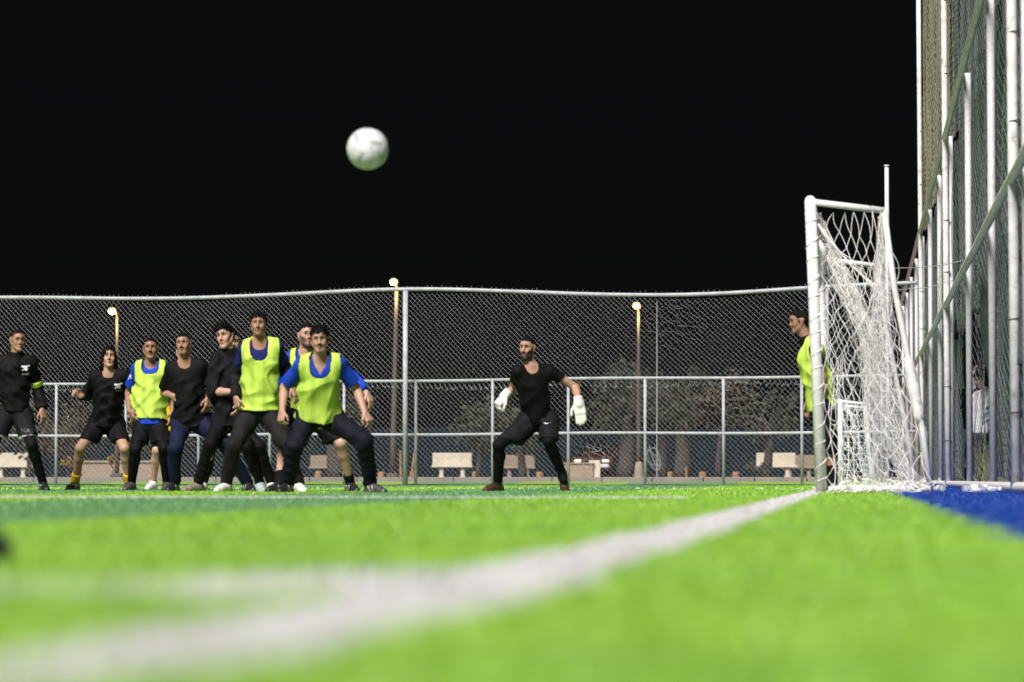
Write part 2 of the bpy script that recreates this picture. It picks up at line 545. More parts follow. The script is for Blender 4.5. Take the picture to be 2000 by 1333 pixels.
for i in range(kn):
    c = a + fd * (i + 0.5) - fn * 0.075 + np.array([0, 0, 0.066])
    if k0 is None:
        k0 = kb.build('kerb_stone', M_kerb, kroot, loc=None)
        k0.data.transform(Matrix.Translation(Vector(a)))
        k0.location = Vector(c) - Vector(a)
    else:
        o = k0.copy(); COL.objects.link(o); o.parent = kroot; o.location = Vector(c) - Vector(a)

# ------------------------------------------------------------------ far chain link fence
XL, XR = -14.5, 7.0


def FP(xc, z, off=0.0):
    p = C(xc, fence_d(xc) + off, z)
    return p


def top_z(xc):
    px = [-14.5, -9.69, -7.8, -6.55, -4.65, -1.94, 0.0, 1.82, 3.62, 5.35, 7.0]
    pz = [3.52, 3.58, 3.52, 3.48, 3.51, 3.60, 3.505, 3.395, 3.375, 3.485, 3.525]
    return np.interp(xc, px, pz)


tf = empty('tall_fence', FP(0, 0), label='tall galvanised chain link fence with wavy top rail behind the players', cat='fence')
xs = np.linspace(XL, XR, 90)
zs = top_z(xs)
zs = np.convolve(np.pad(zs, 4, mode='edge'), np.ones(9) / 9, 'valid')
MB().tube([FP(x, z) for x, z in zip(xs, zs)], 0.034, 8).build('top_rail', M_galvf, tf, smooth=True)
for xp in (-9.95, -1.935, 5.47):
    MB().tube([FP(xp, 0.0, -0.05), FP(xp, float(np.interp(xp, xs, zs)) - 0.03, -0.05)], 0.047, 12).build('fence_post', M_wpost if False else M_galvf, tf, smooth=True)
MB().tube([FP(x, 0.02 + 0.008 * math.sin(x * 3), -0.03) for x in np.linspace(XL, XR, 40)], 0.014, 6).build('bottom_cable', M_cable, tf)


def chain(z0f, z1f, w, hh, seed, name, parent, off=0.0, jit=0.0022, ragged_bottom=False):
    r = np.random.default_rng(seed)
    nx = int((XR - XL) / w)
    rows = int(round((z1f(0) - z0f(0)) / hh))
    I, J = np.meshgrid(np.arange(nx + 1), np.arange(rows + 1), indexing='ij')
    xc = XL + (I + 0.5 * (J % 2)) * w
    z0, z1 = z0f(xc), z1f(xc)
    z = z0 + (z1 - z0) * J / rows
    # slack: slow in-plane and out-of-plane wandering, plus a few dents
    xc = xc + 0.035 * np.sin(z * 1.1 + xc * 0.5 + seed) + r.normal(0, jit, xc.shape)
    z = z + 0.02 * np.sin(xc * 1.7 + z * 1.1 + seed) * (J / rows) * (1 - J / rows) * 4 + r.normal(0, jit, xc.shape)
    dep = off + 0.03 * np.sin(xc * 1.3 + z)
    for (cx, cz, rr, am) in ((1.45, 0.55, 0.25, 0.05), (4.0, 1.45, 0.5, 0.03), (2.9, 2.9, 0.5, 0.02), (-6.0, 1.2, 0.4, 0.02)):
        g = np.exp(-((xc - cx) ** 2 + (z - cz) ** 2) / rr ** 2) * am
        xc = xc + g * r.normal(0, 1, xc.shape); z = z + g * r.normal(0, 1, xc.shape)
    d = fence_d(xc) + dep
    Pn = xc[..., None] * CR + d[..., None] * CF
    Pn[..., 2] = z
    m = MB()
    ev = (np.arange(rows) % 2 == 0)
    A1, B1, A2, B2 = [], [], [], []
    for j in range(rows):
        if j % 2 == 0:
            A1.append(Pn[:, j]); B1.append(Pn[:, j + 1])            # rising right
            A2.append(Pn[1:, j]); B2.append(Pn[:-1, j + 1])         # rising left
        else:
            A1.append(Pn[:-1, j]); B1.append(Pn[1:, j + 1])
            A2.append(Pn[:, j]); B2.append(Pn[:, j + 1])
    m.segs(np.vstack(A1), np.vstack(B1), 0.0008)
    m.segs(np.vstack(A2), np.vstack(B2), 0.00145)
    # twisted ends
    T = Pn[:, -1]; e = np.c_[r.normal(0, .008, (len(T), 2)), r.uniform(.02, .06, len(T))]
    m.segs(T, T + e, 0.003)
    if ragged_bottom:
        T = Pn[:, 0]
        for s in (-1, 1):
            e = np.c_[r.normal(0, .02, (len(T), 2)) + s * CR[:2] * 0.02, -r.uniform(.01, .05, len(T))]
            m.segs(T, T + e, 0.003)
    m.build(name, M_wire, parent, kind='stuff')


zmid = lambda x: 1.795 + 0.02 * np.sin(np.asarray(x) * 2.0)
chain(zmid, lambda x: np.interp(x, xs, zs) + 0.02, 0.0905, 0.0465, 1, 'upper_mesh', tf, ragged_bottom=True)
chain(lambda x: 0.0 * np.asarray(x) + 0.015, lambda x: zmid(x) + 0.01, 0.0905, 0.0465, 2, 'lower_mesh', tf, off=-0.004)
# stray wire coil hanging in the mesh
t = np.linspace(0, 9 * math.pi, 120)
c0 = FP(2.5, 0.5, -0.06)
MB().tube(c0 + np.outer(np.sin(t * 1.0) * (0.10 + .03 * np.sin(t * .37)), CR) + np.outer(np.cos(t * 1.13) * (0.17 + .05 * np.sin(t * .7)), CU), 0.0035, 4).build('wire_coil', M_wire, tf)

lf = empty('railing_fence', FP(0, 0, 0.35), label='low galvanised railing of posts and two rails behind the tall fence', cat='fence')
for z in (1.925, 0.945):
    pts = [FP(x, z + 0.01 * math.sin(x * 1.1), 0.35) for x in np.linspace(XL, XR, 40)]
    MB().tube(pts, 0.026, 8).build('rail', M_galvf, lf, smooth=True)
for px in (-50, 110, 246, 388, 527, 672, 812, 962, 1110, 1260, 1413, 1566, 1722):
    d = 60.0
    for _ in range(5):
        xc = (px - 1000) / F * d; d = fence_d(xc) + 0.35
    MB().tube([FP(xc, 0, 0.35), FP(xc, 1.925, 0.35)], 0.027, 8).build('fence_post', M_galvf, lf, smooth=True)

# ------------------------------------------------------------------ tall netted fence behind the goal
rf = empty('side_fence', (FENX, 45, 0), label='tall side fence of white and galvanised posts with grey green rails at right', cat='fence')
R1, R2, RTOP = 2.48, 4.76, 9.5
for y in (7.0, 26.0, 45.0, 62.0):
    lean = 0.03
    pts = [(FENX - 0.055 + lean * 0, y, 0.0), (FENX - 0.055 - lean, y, RTOP)]
    MB().tube(np.array([np.array(pts[0]) + (np.array(pts[1]) - pts[0]) * k for k in np.linspace(0, 1, 5)]), 0.043, 12).build('tall_post', M_wpost, rf, smooth=True)
    for z in (0.62, 1.35, 2.9, 3.6, 5.6, 6.6):
        MB().tube([(FENX - .055 + .047 * math.cos(q), y + .047 * math.sin(q), z + 0.006 * q) for q in np.linspace(0, 6.5, 14)], 0.005, 5).build('wire_tie', M_bark, rf)
for i, y in enumerate(np.arange(25.2 - 2 * 6.42, 90, 6.42)):
    if 44 < y < 46: y += 0.6
    MB().tube([(FENX, y, 0), (FENX, y, R2 + 0.02)], 0.038, 12).build('steel_post', M_galv, rf, smooth=True)
for z in (R1, R2):
    ys = np.arange(14, 92, 1.3)
    zz = z + 0.008 * np.sin(ys * 0.7)
    MB().tube(np.c_[np.full(len(ys), FENX - 0.075), ys, zz], 0.04, 10).build('rail', M_grail, rf, smooth=True)
ys = np.arange(14, 92, 1.3)
MB().tube(np.c_[np.full(len(ys), FENX - 0.05), ys, np.full(len(ys), 0.06)], 0.045, 8).build('bottom_pipe', M_wpost, rf, smooth=True)


def fold(Y, z, seed, amp=0.12):
    return amp * (0.55 * np.sin(Y * 2.4 + 0.5 * z + seed) + 0.35 * np.sin(Y * 5.3 - 0.8 * z + 2 * seed) + 0.25 * np.sin(Y * 1.1 + z * 1.3 + seed)) * (0.4 + 0.6 * np.sin(np.clip(z / 4.7, 0, 1) * math.pi))


def netting(name, y0, y1, z0, z1, wy, wz, m, parent, seed, xoff, r, hole=None):
    ny, nz = int((y1 - y0) / wy), int((z1 - z0) / wz)
    I, J = np.meshgrid(np.arange(ny + 1), np.arange(nz + 1), indexing='ij')
    Y = y0 + (I + .5 * (J % 2)) * wy
    Z = z0 + J * wz + 0.05 * np.sin(Y * 0.8 + seed) * np.sin(math.pi * J / nz)
    X = FENX + xoff + fold(Y, Z, seed)
    Pn = np.stack([X, Y, Z], -1)
    m_ = MB(); A, B = [], []
    for j in range(nz):
        A.append(Pn[:, j]); B.append(Pn[:, j + 1])
        if j % 2 == 0: A.append(Pn[1:, j]); B.append(Pn[:-1, j + 1])
        else: A.append(Pn[:-1, j]); B.append(Pn[1:, j + 1])
    A, B = np.vstack(A), np.vstack(B)
    if hole is not None:      # torn part: most strands are gone
        inh = (A[:, 1] > hole[0]) & (A[:, 1] < hole[1]) & (A[:, 2] < hole[2])
        col = np.floor(A[:, 1] / (wy * 6)).astype(int)
        k = ~inh | (col % 5 == 0)
        A, B = A[k], B[k]
    m_.segs(A, B, r)
    m_.build(name, m, parent, kind='stuff')


netting('netting', 15.0, 64, 0.05, R2, 0.13, 0.075, M_gnet, rf, 1.0, 0.10, 0.0024, hole=(33.0, 46.0, 2.1))
netting('netting', 15.0, 45, R2, RTOP, 0.13, 0.075, M_gnet, rf, 2.1, 0.08, 0.0024)
netting('netting', 45, 62, R2, RTOP, 0.16, 0.10, M_knet, rf, 3.3, 0.02, 0.0042)
netting('netting', 62, 90, 0.05, R2, 0.22, 0.12, M_gnet, rf, 4.0, 0.12, 0.004)


def cloth_sheet(name, y0, y1, z0, z1, seed, xoff, thr, m, parent, hole=None):
    ny, nz = int((y1 - y0) / 0.16), int((z1 - z0) / 0.13)
    Y, Z = np.meshgrid(np.linspace(y0, y1, ny), np.linspace(z0, z1, nz), indexing='ij')
    X = FENX + xoff + fold(Y, Z, seed, 0.16) + 0.02 * np.sin(Y * 14 + Z * 3)
    V = np.stack([X, Y, Z], -1).reshape(-1, 3)
    i = np.arange(ny - 1)[:, None] * nz; j = np.arange(nz - 1)[None]
    q = np.stack([i + j, i + nz + j, i + nz + j + 1, i + j + 1], -1)
    g = np.sin(Y * 0.9 + seed) + 0.9 * np.sin(Y * 2.1 + Z * 0.5 + 2 * seed) + 0.6 * np.sin(Z * 1.7 - Y + seed) + 0.3 * np.sin(Y * 6 + Z * 4)
    keep = (g[:-1, :-1] < thr)
    if hole is not None:
        Ym, Zm = Y[:-1, :-1], Z[:-1, :-1]
        keep &= ~((Ym > hole[0] + .3 * np.sin(Zm * 5)) & (Ym < hole[1] + .4 * np.sin(Zm * 3)) & (Zm < hole[2] + .15 * np.sin(Ym * 4)))
    mesh_np(name, V, q[keep].reshape(-1, 4), m, parent, True)


cloth_sheet('shade_cloth', 16, 64, 0.15, R2, 0.4, 0.22, 1.5, M_shade, rf, hole=(35.5, 46.0, 2.1))
cloth_sheet('shade_cloth', 16, 45, R2 - .1, RTOP, 1.7, 0.2, 1.5, M_shade, rf)

# cloth bundle hanging on the nearest tall post
t = np.linspace(0, 1, 9)
cb = MB()
cb.tube([P(1999 + 10 * math.sin(k * 3) - 6 * k, 540 + 175 * k, 25.4) for k in t], 0.03 + 0.035 * np.sin(t * math.pi), 10)
cb.build('hanging_cloth', M_shade, smooth=True, label='dark green cloth bundle hanging at the nearest fence post', cat='cloth')

# ------------------------------------------------------------------ goal
GX, GY0, GY1, GH = -0.285, 28.0, 35.3, 2.486
GT, GB = 0.535, 0.915                       # depth at the top and on the ground
goal = empty('football_goal', (GX, GY0, 0), label='full size white football goal with sagging white net', cat='goal')
lean = -0.085
gp = lambda y, z: np.array([GX + lean * z / GH, y, z])
for y in (GY0, GY1):
    MB().tube([gp(y, 0.0), gp(y, 1.2), gp(y, GH)], 0.048, 16).build('post', M_goal, goal, smooth=True)
    MB().tube([gp(y, GH - .01), np.array([GX + GT, y, GH - 0.09])], 0.028, 12).build('top_arm', M_goal, goal, smooth=True)
    pts = [np.array([GX + GT, y, GH - 0.09]), np.array([GX + GT + .085, y, 1.74]), np.array([GX + GT + .20, y, 1.13]), np.array([GX + GT + .31, y, .56]), np.array([GX + GB, y, 0.03])]
    MB().tube(pts, 0.026, 12).build('back_stay', M_goal, goal, smooth=True)
    MB().tube([gp(y, 0.04) + [0.06, 0, 0], np.array([GX + GB, y, 0.04])], 0.03, 10).build('ground_bar', M_goal, goal, smooth=True)
MB().tube([gp(GY0 - .01, GH - .004), gp(GY1 + .06, GH - .004)], 0.047, 16).build('crossbar', M_goal, goal, smooth=True)
MB().tube([(GX + GT, GY0, GH - .09), (GX + GT, GY1, GH - .09)], 0.026, 12).build('back_bar', M_goal, goal, smooth=True)
MB().tube([(GX + GB, GY0, .04), (GX + GB, GY1, .04)], 0.03, 12).build('ground_bar', M_goal, goal, smooth=True)
# bracket and knotted cord under the near corner
MB().tube([gp(GY0 + .05, GH - .35) + [0.05, 0, 0], gp(GY0 + .12, GH - .42) + [0.09, 0, 0], gp(GY0 + .18, GH - .6) + [0.07, 0, 0], gp(GY0 + .2, GH - .75) + [0.03, 0, 0]], [0.03, 0.045, 0.04, 0.015], 8).build('net_knot', M_net, goal, smooth=True)

r5 = np.random.default_rng(5)


def cord_net(name, Pn, r, m, parent, keep=None):
    A = np.concatenate([Pn[:-1, :].reshape(-1, 3), Pn[:, :-1].reshape(-1, 3)])
    B = np.concatenate([Pn[1:, :].reshape(-1, 3), Pn[:, 1:].reshape(-1, 3)])
    if keep is not None:
        k = r5.random(len(A)) < keep
        A, B = A[k], B[k]
    mid = (A + B) / 2 + np.c_[r5.normal(0, .006, (len(A), 2)), -np.abs(r5.normal(0, .014, len(A)))]
    mb = MB(); mb.segs(A, mid, r); mb.segs(mid, B, r)
    return mb.build(name, m, parent, kind='stuff')


# main net: hangs from the crossbar, sags inside the frame and gathers on the ground
def bez(p, n):
    p = np.array(p, float); t = np.linspace(0, 1, n)
    s = np.linspace(0, 1, len(p))
    return np.stack([np.interp(t, s, p[:, k]) for k in range(p.shape[1])], 1)


nv = 24
prof = np.array([[0.03, GH - .1], [0.10, 2.22], [0.19, 2.03], [0.28, 1.86], [0.36, 1.68], [0.42, 1.46], [0.455, 1.2], [0.475, .9], [0.49, .6], [0.50, .3], [0.52, .05]])
for kk, (dx, sd, yofs) in enumerate(((0.0, 1, 0),)):
    nu = 66
    pr = bez(prof, nv)
    U = np.linspace(GY0 + .02, GY1 - .02, nu)
    Pn = np.zeros((nu, nv, 3))
    for i, y in enumerate(U):
        sag = 1 + 0.25 * math.sin(y * 1.9 + sd) * 0.5
        Pn[i, :, 0] = GX + lean * .3 + pr[:, 0] * sag + dx * np.linspace(0, 1, nv) + 0.03 * np.sin(y * 5 + np.linspace(0, 9, nv) + sd)
        Pn[i, :, 1] = y + 0.05 * np.sin(np.linspace(0, 12, nv) + i)
        Pn[i, :, 2] = pr[:, 1]
    Pn += r5.normal(0, .007, Pn.shape)
    Pn[..., 2] = np.maximum(Pn[..., 2], 0.02)
    cord_net('net', Pn, 0.0019, M_net, goal)
# back net: from the back bar to the ground, loose folds
prof2 = np.array([[GT, GH - .1], [GT + .04, 2.0], [GT + .06, 1.6], [GT + .1, 1.2], [GT + .16, .8], [GT + .22, .4], [GT + .30, .05]])
nu = 62; nv = 21
pr = bez(prof2, nv); U = np.linspace(GY0 + .02, GY1 - .02, nu)
Pn = np.zeros((nu, nv, 3))
for i, y in enumerate(U):
    k = np.linspace(0, 1, nv)
    Pn[i, :, 0] = GX + pr[:, 0] - (0.10 + 0.10 * math.sin(y * 2.7)) * np.sin(k * math.pi * .9) + .03 * np.sin(y * 7 + k * 8)
    Pn[i, :, 1] = y + 0.05 * np.sin(k * 12 + i); Pn[i, :, 2] = pr[:, 1]
Pn += r5.normal(0, .008, Pn.shape); Pn[..., 2] = np.maximum(Pn[..., 2], .02)
cord_net('net', Pn, 0.0019, M_net, goal)
# side nets: loose, larger meshes
def side_net(y, seed):
    r = np.random.default_rng(seed)
    nu, nv = 7, 22
    Pn = np.zeros((nu, nv, 3))
    for j, v in enumerate(np.linspace(0, 1, nv)):
        z = GH - .10 - v * (GH - .13)
        x0 = GX + lean * z / GH + 0.05
        zz = [0.03, .56, 1.13, 1.74, GH - .09]; xx = [GX + GB, GX + GT + .31, GX + GT + .20, GX + GT + .085, GX + GT]
        x1 = float(np.interp(z, zz, xx)) - 0.03
        u = np.clip((np.arange(nu) + .5 * (j % 2)) / (nu - 1), 0, 1) ** (1.0 + 0.25 * math.sin(v * 5 + seed))
        Pn[:, j, 0] = x0 + (x1 - x0) * u
        Pn[:, j, 1] = y + 0.05 * np.sin(u * 5 + v * 9)
        Pn[:, j, 2] = z - 0.07 * np.sin(u * math.pi) * (0.5 + 0.5 * math.sin(v * 11 + seed)) - .16 * u * (1 - v) * (v > 0)
    jit = r.normal(0, .011, Pn.shape); jit[[0, -1]] *= .2
    jit *= (.5 + np.linspace(0, 1.2, nv))[None, :, None]
    Pn += jit
    Pn[..., 2] = np.clip(Pn[..., 2], .02, GH - .05)
    return Pn


for y, sd in ((GY0, 11), (GY1, 12)):
    Pn = side_net(y, sd)
    A, B = [], []
    for j in range(Pn.shape[1] - 1):
        A.append(Pn[:, j]); B.append(Pn[:, j + 1])
        if j % 2 == 0: A.append(Pn[1:, j]); B.append(Pn[:-1, j + 1])
        else: A.append(Pn[:-1, j]); B.append(Pn[1:, j + 1])
    A, B = np.vstack(A), np.vstack(B)
    mb = MB()
    for a, b in zip(A, B):
        mid = (a + b) / 2 + np.array([r5.normal(0, .01), r5.normal(0, .01), -abs(r5.normal(0, .006 + .016 * (a[2] < 1.3)))])
        q1 = a * .75 + b * .25 + (mid - (a + b) / 2) * .7; q3 = a * .25 + b * .75 + (mid - (a + b) / 2) * .7
        if (a - b)[2] ** 2 > 0 or True:
            mb.tube([a, q1, mid, q3, b], 0.0026, 4, caps=False)
    # slack cords fanning from the upper front corner
    for k in range(7):
        e = np.array([GX + .30 + .045 * k, y, 1.95 - .05 * k]); s = gp(y, GH - .2) + [0.06, 0, 0]
        t = np.linspace(0, 1, 8)[:, None]
        mb.tube(s + (e - s) * t + np.array([0, 0, -.05]) * np.sin(t * math.pi) + r5.normal(0, .006, (8, 3)), 0.0036, 4, caps=False)
    mb.build('side_net', M_net, goal, kind='stuff')

# net gathered and rolled on the ground, near side and along the back, and the curtain edge by the post
mb = MB()
for k in range(34):
    u = r5.uniform(0, 1); L0 = r5.uniform(.1, .3)
    p0 = np.array([GX + .05 + u * (GB + .02), GY0 - .06 + r5.normal(0, .05), 0.03 + abs(r5.normal(0, .03)) * (1 + 1.3 * (u > .85))])
    t = np.linspace(0, 1, 7)[:, None]
    dr = np.array([L0 * r5.choice([-1, 1]), r5.normal(0, .05), r5.normal(0, .03)])
    q = p0 + dr * (t - .5) + np.array([.02, .02, .035]) * np.sin(t * math.pi * r5.uniform(1, 3) + r5.uniform(0, 6, 3))
    q[:, 2] = np.maximum(q[:, 2], .012)
    mb.tube(q, 0.0036, 5)
mb.build('net_hem', M_net, goal, kind='stuff')
mb = MB()
for k in range(16):
    z = r5.uniform(.05, 1.05); w = r5.uniform(.06, .17) * (1.1 - z * .6)
    p0 = np.array([GX + .07 + r5.uniform(0, .16) * (1.15 - z * .5), GY0 + r5.normal(0, .05), z])
    t = np.linspace(0, 1, 7)[:, None]
    q = p0 + np.array([w * r5.choice([-1, 1]) * .6, 0, r5.normal(-.02, .10)]) * (t - .5) + np.array([.018, .02, .022]) * np.sin(t * math.pi * 2 + r5.uniform(0, 6, 3))
    mb.tube(q, 0.0030, 5)
for k in range(5):
    t = np.linspace(0, 1, 14)[:, None]
    s = np.array([GX + .09 + .03 * k, GY0 + r5.normal(0, .04), 1.15]); e = np.array([GX + .10 + .07 * k, GY0 + r5.normal(0, .05), .03])
    mb.tube(s + (e - s) * t + .02 * np.sin(t * 9 + np.array([k, k * 2., k * 3.])), 0.0030, 5)
mb.build('net_edge', M_net, goal, kind='stuff')
# lashing cord wound round the posts and arms
for y in (GY0, GY1):
    mb = MB()
    t = np.linspace(0.06, 2.4, 260)
    an = t * 2 * math.pi / 0.155 + 0.4 * np.sin(t * 5)
    mb.tube(np.stack([GX + lean * t / GH + .051 * np.cos(an), y + .051 * np.sin(an), t + .02 * np.sin(an * .5)], 1), 0.0034, 4)
    t = np.linspace(0, 1, 90); an = t * 2 * math.pi * 5
    s = np.array([GX + GT, y, GH - .09]); e = np.array([GX + GB, y, .03])
    bend = np.array([.02, 0, 0]) * np.sin(t * math.pi)[:, None]
    mb.tube(s + (e - s) * t[:, None] + bend + np.stack([.035 * np.cos(an), .035 * np.sin(an), 0 * an], 1), 0.0030, 4)
    mb.build('lashing_cord', M_net, goal, kind='stuff')
# white sleeve of cloth wrapped on the near back stay
t = np.linspace(0, 1, 10)
MB().tube([np.array([GX + GT + .195 + .10 * k, GY0 + .01, 1.16 - .56 * k]) for k in t], .033 + .018 * np.sin(t * math.pi * .9) + .005 * np.sin(t * 17), 12).build('stay_wrap', M_goal, goal, smooth=True)

# ropes tying the goal back to the fence
for (pa, da, pb, db, lb) in (((1741, 524), 30, (1884, 508), 38.5, 'thin pale rope tied from goal to fence, the upper of two'),
                             ((1752, 566), 31, (1860, 548), 38.5, 'thin pale rope tied from goal to fence, the lower of two')):
    A, B = P(*pa, da), P(*pb, db)
    t = np.linspace(0, 1, 10)[:, None]
    MB().tube(A + (B - A) * t - np.array([0, 0, .03]) * np.sin(t * math.pi), 0.004, 4).build('tie_rope', M_rope, label=lb, cat='rope', group='ropes from the goal')

# slim pole standing behind the goal
pb = G(1734, 39.0)
pole = empty('net_pole', pb, label='slim galvanised pole standing just behind the goal', cat='pole')
zt = P(1733, 326, 39.0)[2]
MB().tube([pb, pb + [0, 0, zt * .5], pb + [0, 0, zt]], 0.026, 10).build('shaft', M_galv, pole, smooth=True)
MB().tube([pb + [0, 0, zt], pb + [0, 0, zt + .02]], 0.032, 10).build('cap', M_galv, pole, smooth=True)
MB().box(pb + [0, 0, .02], (.2, .2, .04), bev=.006).build('base_plate', M_galv, pole)

# small training goal far behind
def small_goal(px0, px1, d, h, label):
    b0, b1 = G(px0, d), G(px1, d)
    g = empty('small_goal', b0, label=label, cat='goal')
    up = np.array([0, 0, 1.0]); bk = (b1 - b0); W = np.array([0, 3.0, 0])
    for s in (0, 1):
        o = W * s
        MB().tube([b0 + o, b0 + o + up * h], .042, 10).build('post', M_goal, g, smooth=True)
        MB().tube([b0 + o + up * h, b0 + o + bk * .8 + up * (h - .05)], .03, 8).build('top_arm', M_goal, g, smooth=True)
        MB().tube([b0 + o + bk * .8 + up * (h - .05), b1 + o + up * .03], .03, 8).build('back_stay', M_goal, g, smooth=True)
    MB().tube([b0 + up * h, b0 + W + up * h], .042, 10).build('crossbar', M_goal, g, smooth=True)
    for nm, f in (('net', lambda u, v: b0 + W * u + bk * (.1 + .75 * v ** .5) + up * (h - .05) * (1 - v)),
                  ('side_net', lambda u, v: b0 + bk * (u * (.8 + .2 * v)) + up * (h - .03) * (1 - v))):
        nu, nv = (26, 16) if nm == 'net' else (8, 16)
        Pn = np.array([[f(u, v) for v in np.linspace(0, 1, nv)] for u in np.linspace(0, 1, nu)]) + r5.normal(0, .012, (nu, nv, 3))
        Pn[..., 2] = np.maximum(Pn[..., 2], .02)
        cord_net(nm, Pn, .0034, M_net2, g)


small_goal(1641, 1702, 54.0, 1.40, 'small white training goal seen through the big goal net')

# ------------------------------------------------------------------ beyond the fence
Z0 = 0.16


def bench(px, d, w, mt, label, yaw=0.0):
    b = G(px, d, Z0)
    o = empty('bench', b, label=label, cat='bench', group='concrete benches beyond the fence')
    r = CR * math.cos(yaw) + CF * math.sin(yaw); f = np.cross(CU, r)
    ax = [r, f, CU]
    for s in (-1, 1):
        m = MB()
        for z, ww in ((.03, .20), (.12, .15), (.24, .14), (.36, .19)):
            m.box(b + r * s * w * .27 + CU * z, (ww, .36, .125), ax, bev=.012)
        m.build('leg', mt, o)
    MB().box(b + CU * .46 - f * .06, (w * 1.04, .46, .085), ax, bev=.015).build('seat', mt, o)
    n2 = f * math.cos(.2) + CU * math.sin(.2); u2 = np.cross(r, n2)
    MB().box(b + CU * .73 + f * .2, (w, .07, .50), [r, n2, u2], bev=.015).build('backrest', mt, o)
    return o


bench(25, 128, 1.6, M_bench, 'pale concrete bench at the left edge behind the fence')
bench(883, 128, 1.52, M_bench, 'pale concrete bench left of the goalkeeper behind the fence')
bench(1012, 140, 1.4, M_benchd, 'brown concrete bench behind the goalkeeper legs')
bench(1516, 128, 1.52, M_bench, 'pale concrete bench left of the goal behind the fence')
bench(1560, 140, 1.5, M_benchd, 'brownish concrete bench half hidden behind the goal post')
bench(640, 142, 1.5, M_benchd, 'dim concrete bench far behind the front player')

for i, px in enumerate((622, 684, 745, 807, 929, 1054, 1116, 1307, 1372, 1437)):
    d = 120.0
    b = G(px, d, Z0)
    o = empty('timber_bollard', b, cat='bollard', group='short timber bollards beyond the fence',
              label='short orange timber bollard beyond the fence, number %s of the row from the left' % ('first second third fourth fifth sixth seventh eighth ninth tenth'.split()[i]))
    st_ = MB().tube([b, b + CU * .19, b + CU * .22], [.13, .13, .115], 12).build('stump', M_timber, o, smooth=False)
    MB().tube([b + CU * .22, b + CU * .23], [.112, .10], 12).build('cut_end', M_timber, o)

# pale block, brown low walls
b = G(1161, 96, Z0)
o = empty('stone_block', b, label='pale upright stone block beside the parked car', cat='block')
MB().box(b + CU * .17, (.33, .3, .33), [CR, CF, CU], bev=.01).build('lower_block', M_bench, o)
MB().box(b + CU * .425, (.32, .3, .165), [CR, CF, CU], bev=.01).build('upper_block', M_bench, o)
b = G(1128, 96, Z0)
o = empty('planter_box', b, label='brown planter box behind the goalkeeper raised foot', cat='planter')
MB().box(b + CU * .2, (.9, .5, .40), [CR, CF, CU], bev=.02).build('box', M_benchd, o)
MB().box(b + CU * .42, (.96, .56, .05), [CR, CF, CU], bev=.01).build('rim', M_benchd, o)
b = G(1248, 93, Z0)
o = empty('stone_stub', b, label='pale stone stub standing before the tree trunks', cat='block')
MB().tube([b, b + CU * .3, b + CU * .42], [.14, .12, .10], 10).build('stub', M_benchd, o)
MB().tube([b + CU * .42, b + CU * .45], [.1, .06], 10).build('cap', M_benchd, o)
b = G(255, 110, Z0)
o = empty('low_wall', b, label='low brown stone wall behind the player with yellow socks', cat='wall')
MB().box(b + CU * .25, (3.2, .4, .5), [CR, CF, CU], bev=.02).build('course', M_benchd, o)
MB().box(b + CU * .54, (3.3, .5, .08), [CR, CF, CU], bev=.02).build('coping', M_benchd, o)

# dark boundary wall in panels
wl_ = empty('boundary_wall', C(0, 150, 0), label='dark boundary wall of panels far behind the trees', cat='wall')
for k in range(18):
    c = C(-28 + 3.1 * k, 165, 0)
    MB().box(c + CU * (1.3 + .05 * (k % 3)), (3.06, .15, 2.6), [CR, CF, CU], bev=.02).build('panel', M_wall, wl_)
    MB().box(c + CR * 1.55 - CF * .05 + CU * 1.4, (.16, .2, 2.8), [CR, CF, CU], bev=.02).build('pillar', M_wall, wl_)


# street lamps
def street_lamp(px, py, pxp, d, label, lean=0.0, pr=.045):
    top = P(pxp, py + 8, d); base = G(pxp - lean, d, Z0)
    o = empty('street_lamp', base, label=label, cat='street lamp', group='lit street lamps beyond the fence')
    MB().tube([base + (top - base) * k for k in np.linspace(0, 1, 6)], np.linspace(pr * 1.5, pr * .8, 6), 10).build('pole', M_lampp, o, smooth=True)
    MB().box(base + CU * .06, (.3, .3, .12), bev=.02).build('base', M_lampp, o)
    h = P(px, py, d)
    MB().tube([top, (top + h) / 2 + CU * .08, h + CU * .06], .025, 8).build('arm', M_lampp, o, smooth=True)
    # round luminaire: small hood on top, glowing globe, bright core
    n = 14
    MB().tube([h + CU * .085, h + CU * .105, h + CU * .12], [.07, .05, .02], n).build('hood', M_lampp, o, smooth=True)
    t = np.linspace(-1, 1, 11)
    gl_ = MB().tube([h + CU * .095 * k for k in t], np.maximum(.112 * np.sqrt(np.clip(1 - t * t, 0, 1)), .01), n).build('glowing_globe', M_lampb, o, smooth=True)
    c_ = h - CF * .07 - CU * .02
    MB().tube([c_ + CU * .065 * k for k in t], np.maximum(.072 * np.sqrt(np.clip(1 - t * t, 0, 1)), .008), n).build('bright_core', M_lampc, o, smooth=True).parent = gl_
    ld = bpy.data.lights.new('lamp_light', 'POINT'); ld.energy = 80; ld.color = (1.0, .62, .22); ld.shadow_soft_size = .12
    lo = bpy.data.objects.new('lamp_light', ld); COL.objects.link(lo); lo.parent = o
    lo.location = Vector(h - CF * .25 - CU * .25) - Vector(base)
    return o


street_lamp(219, 608, 229, 88, 'lit street lamp at left above the long haired player')
street_lamp(769, 551, 775, 88, 'lit street lamp rising above the top rail near the tall post', lean=8, pr=.06)
street_lamp(1243, 597, 1247, 94, 'lit street lamp on the right of the goalkeeper')

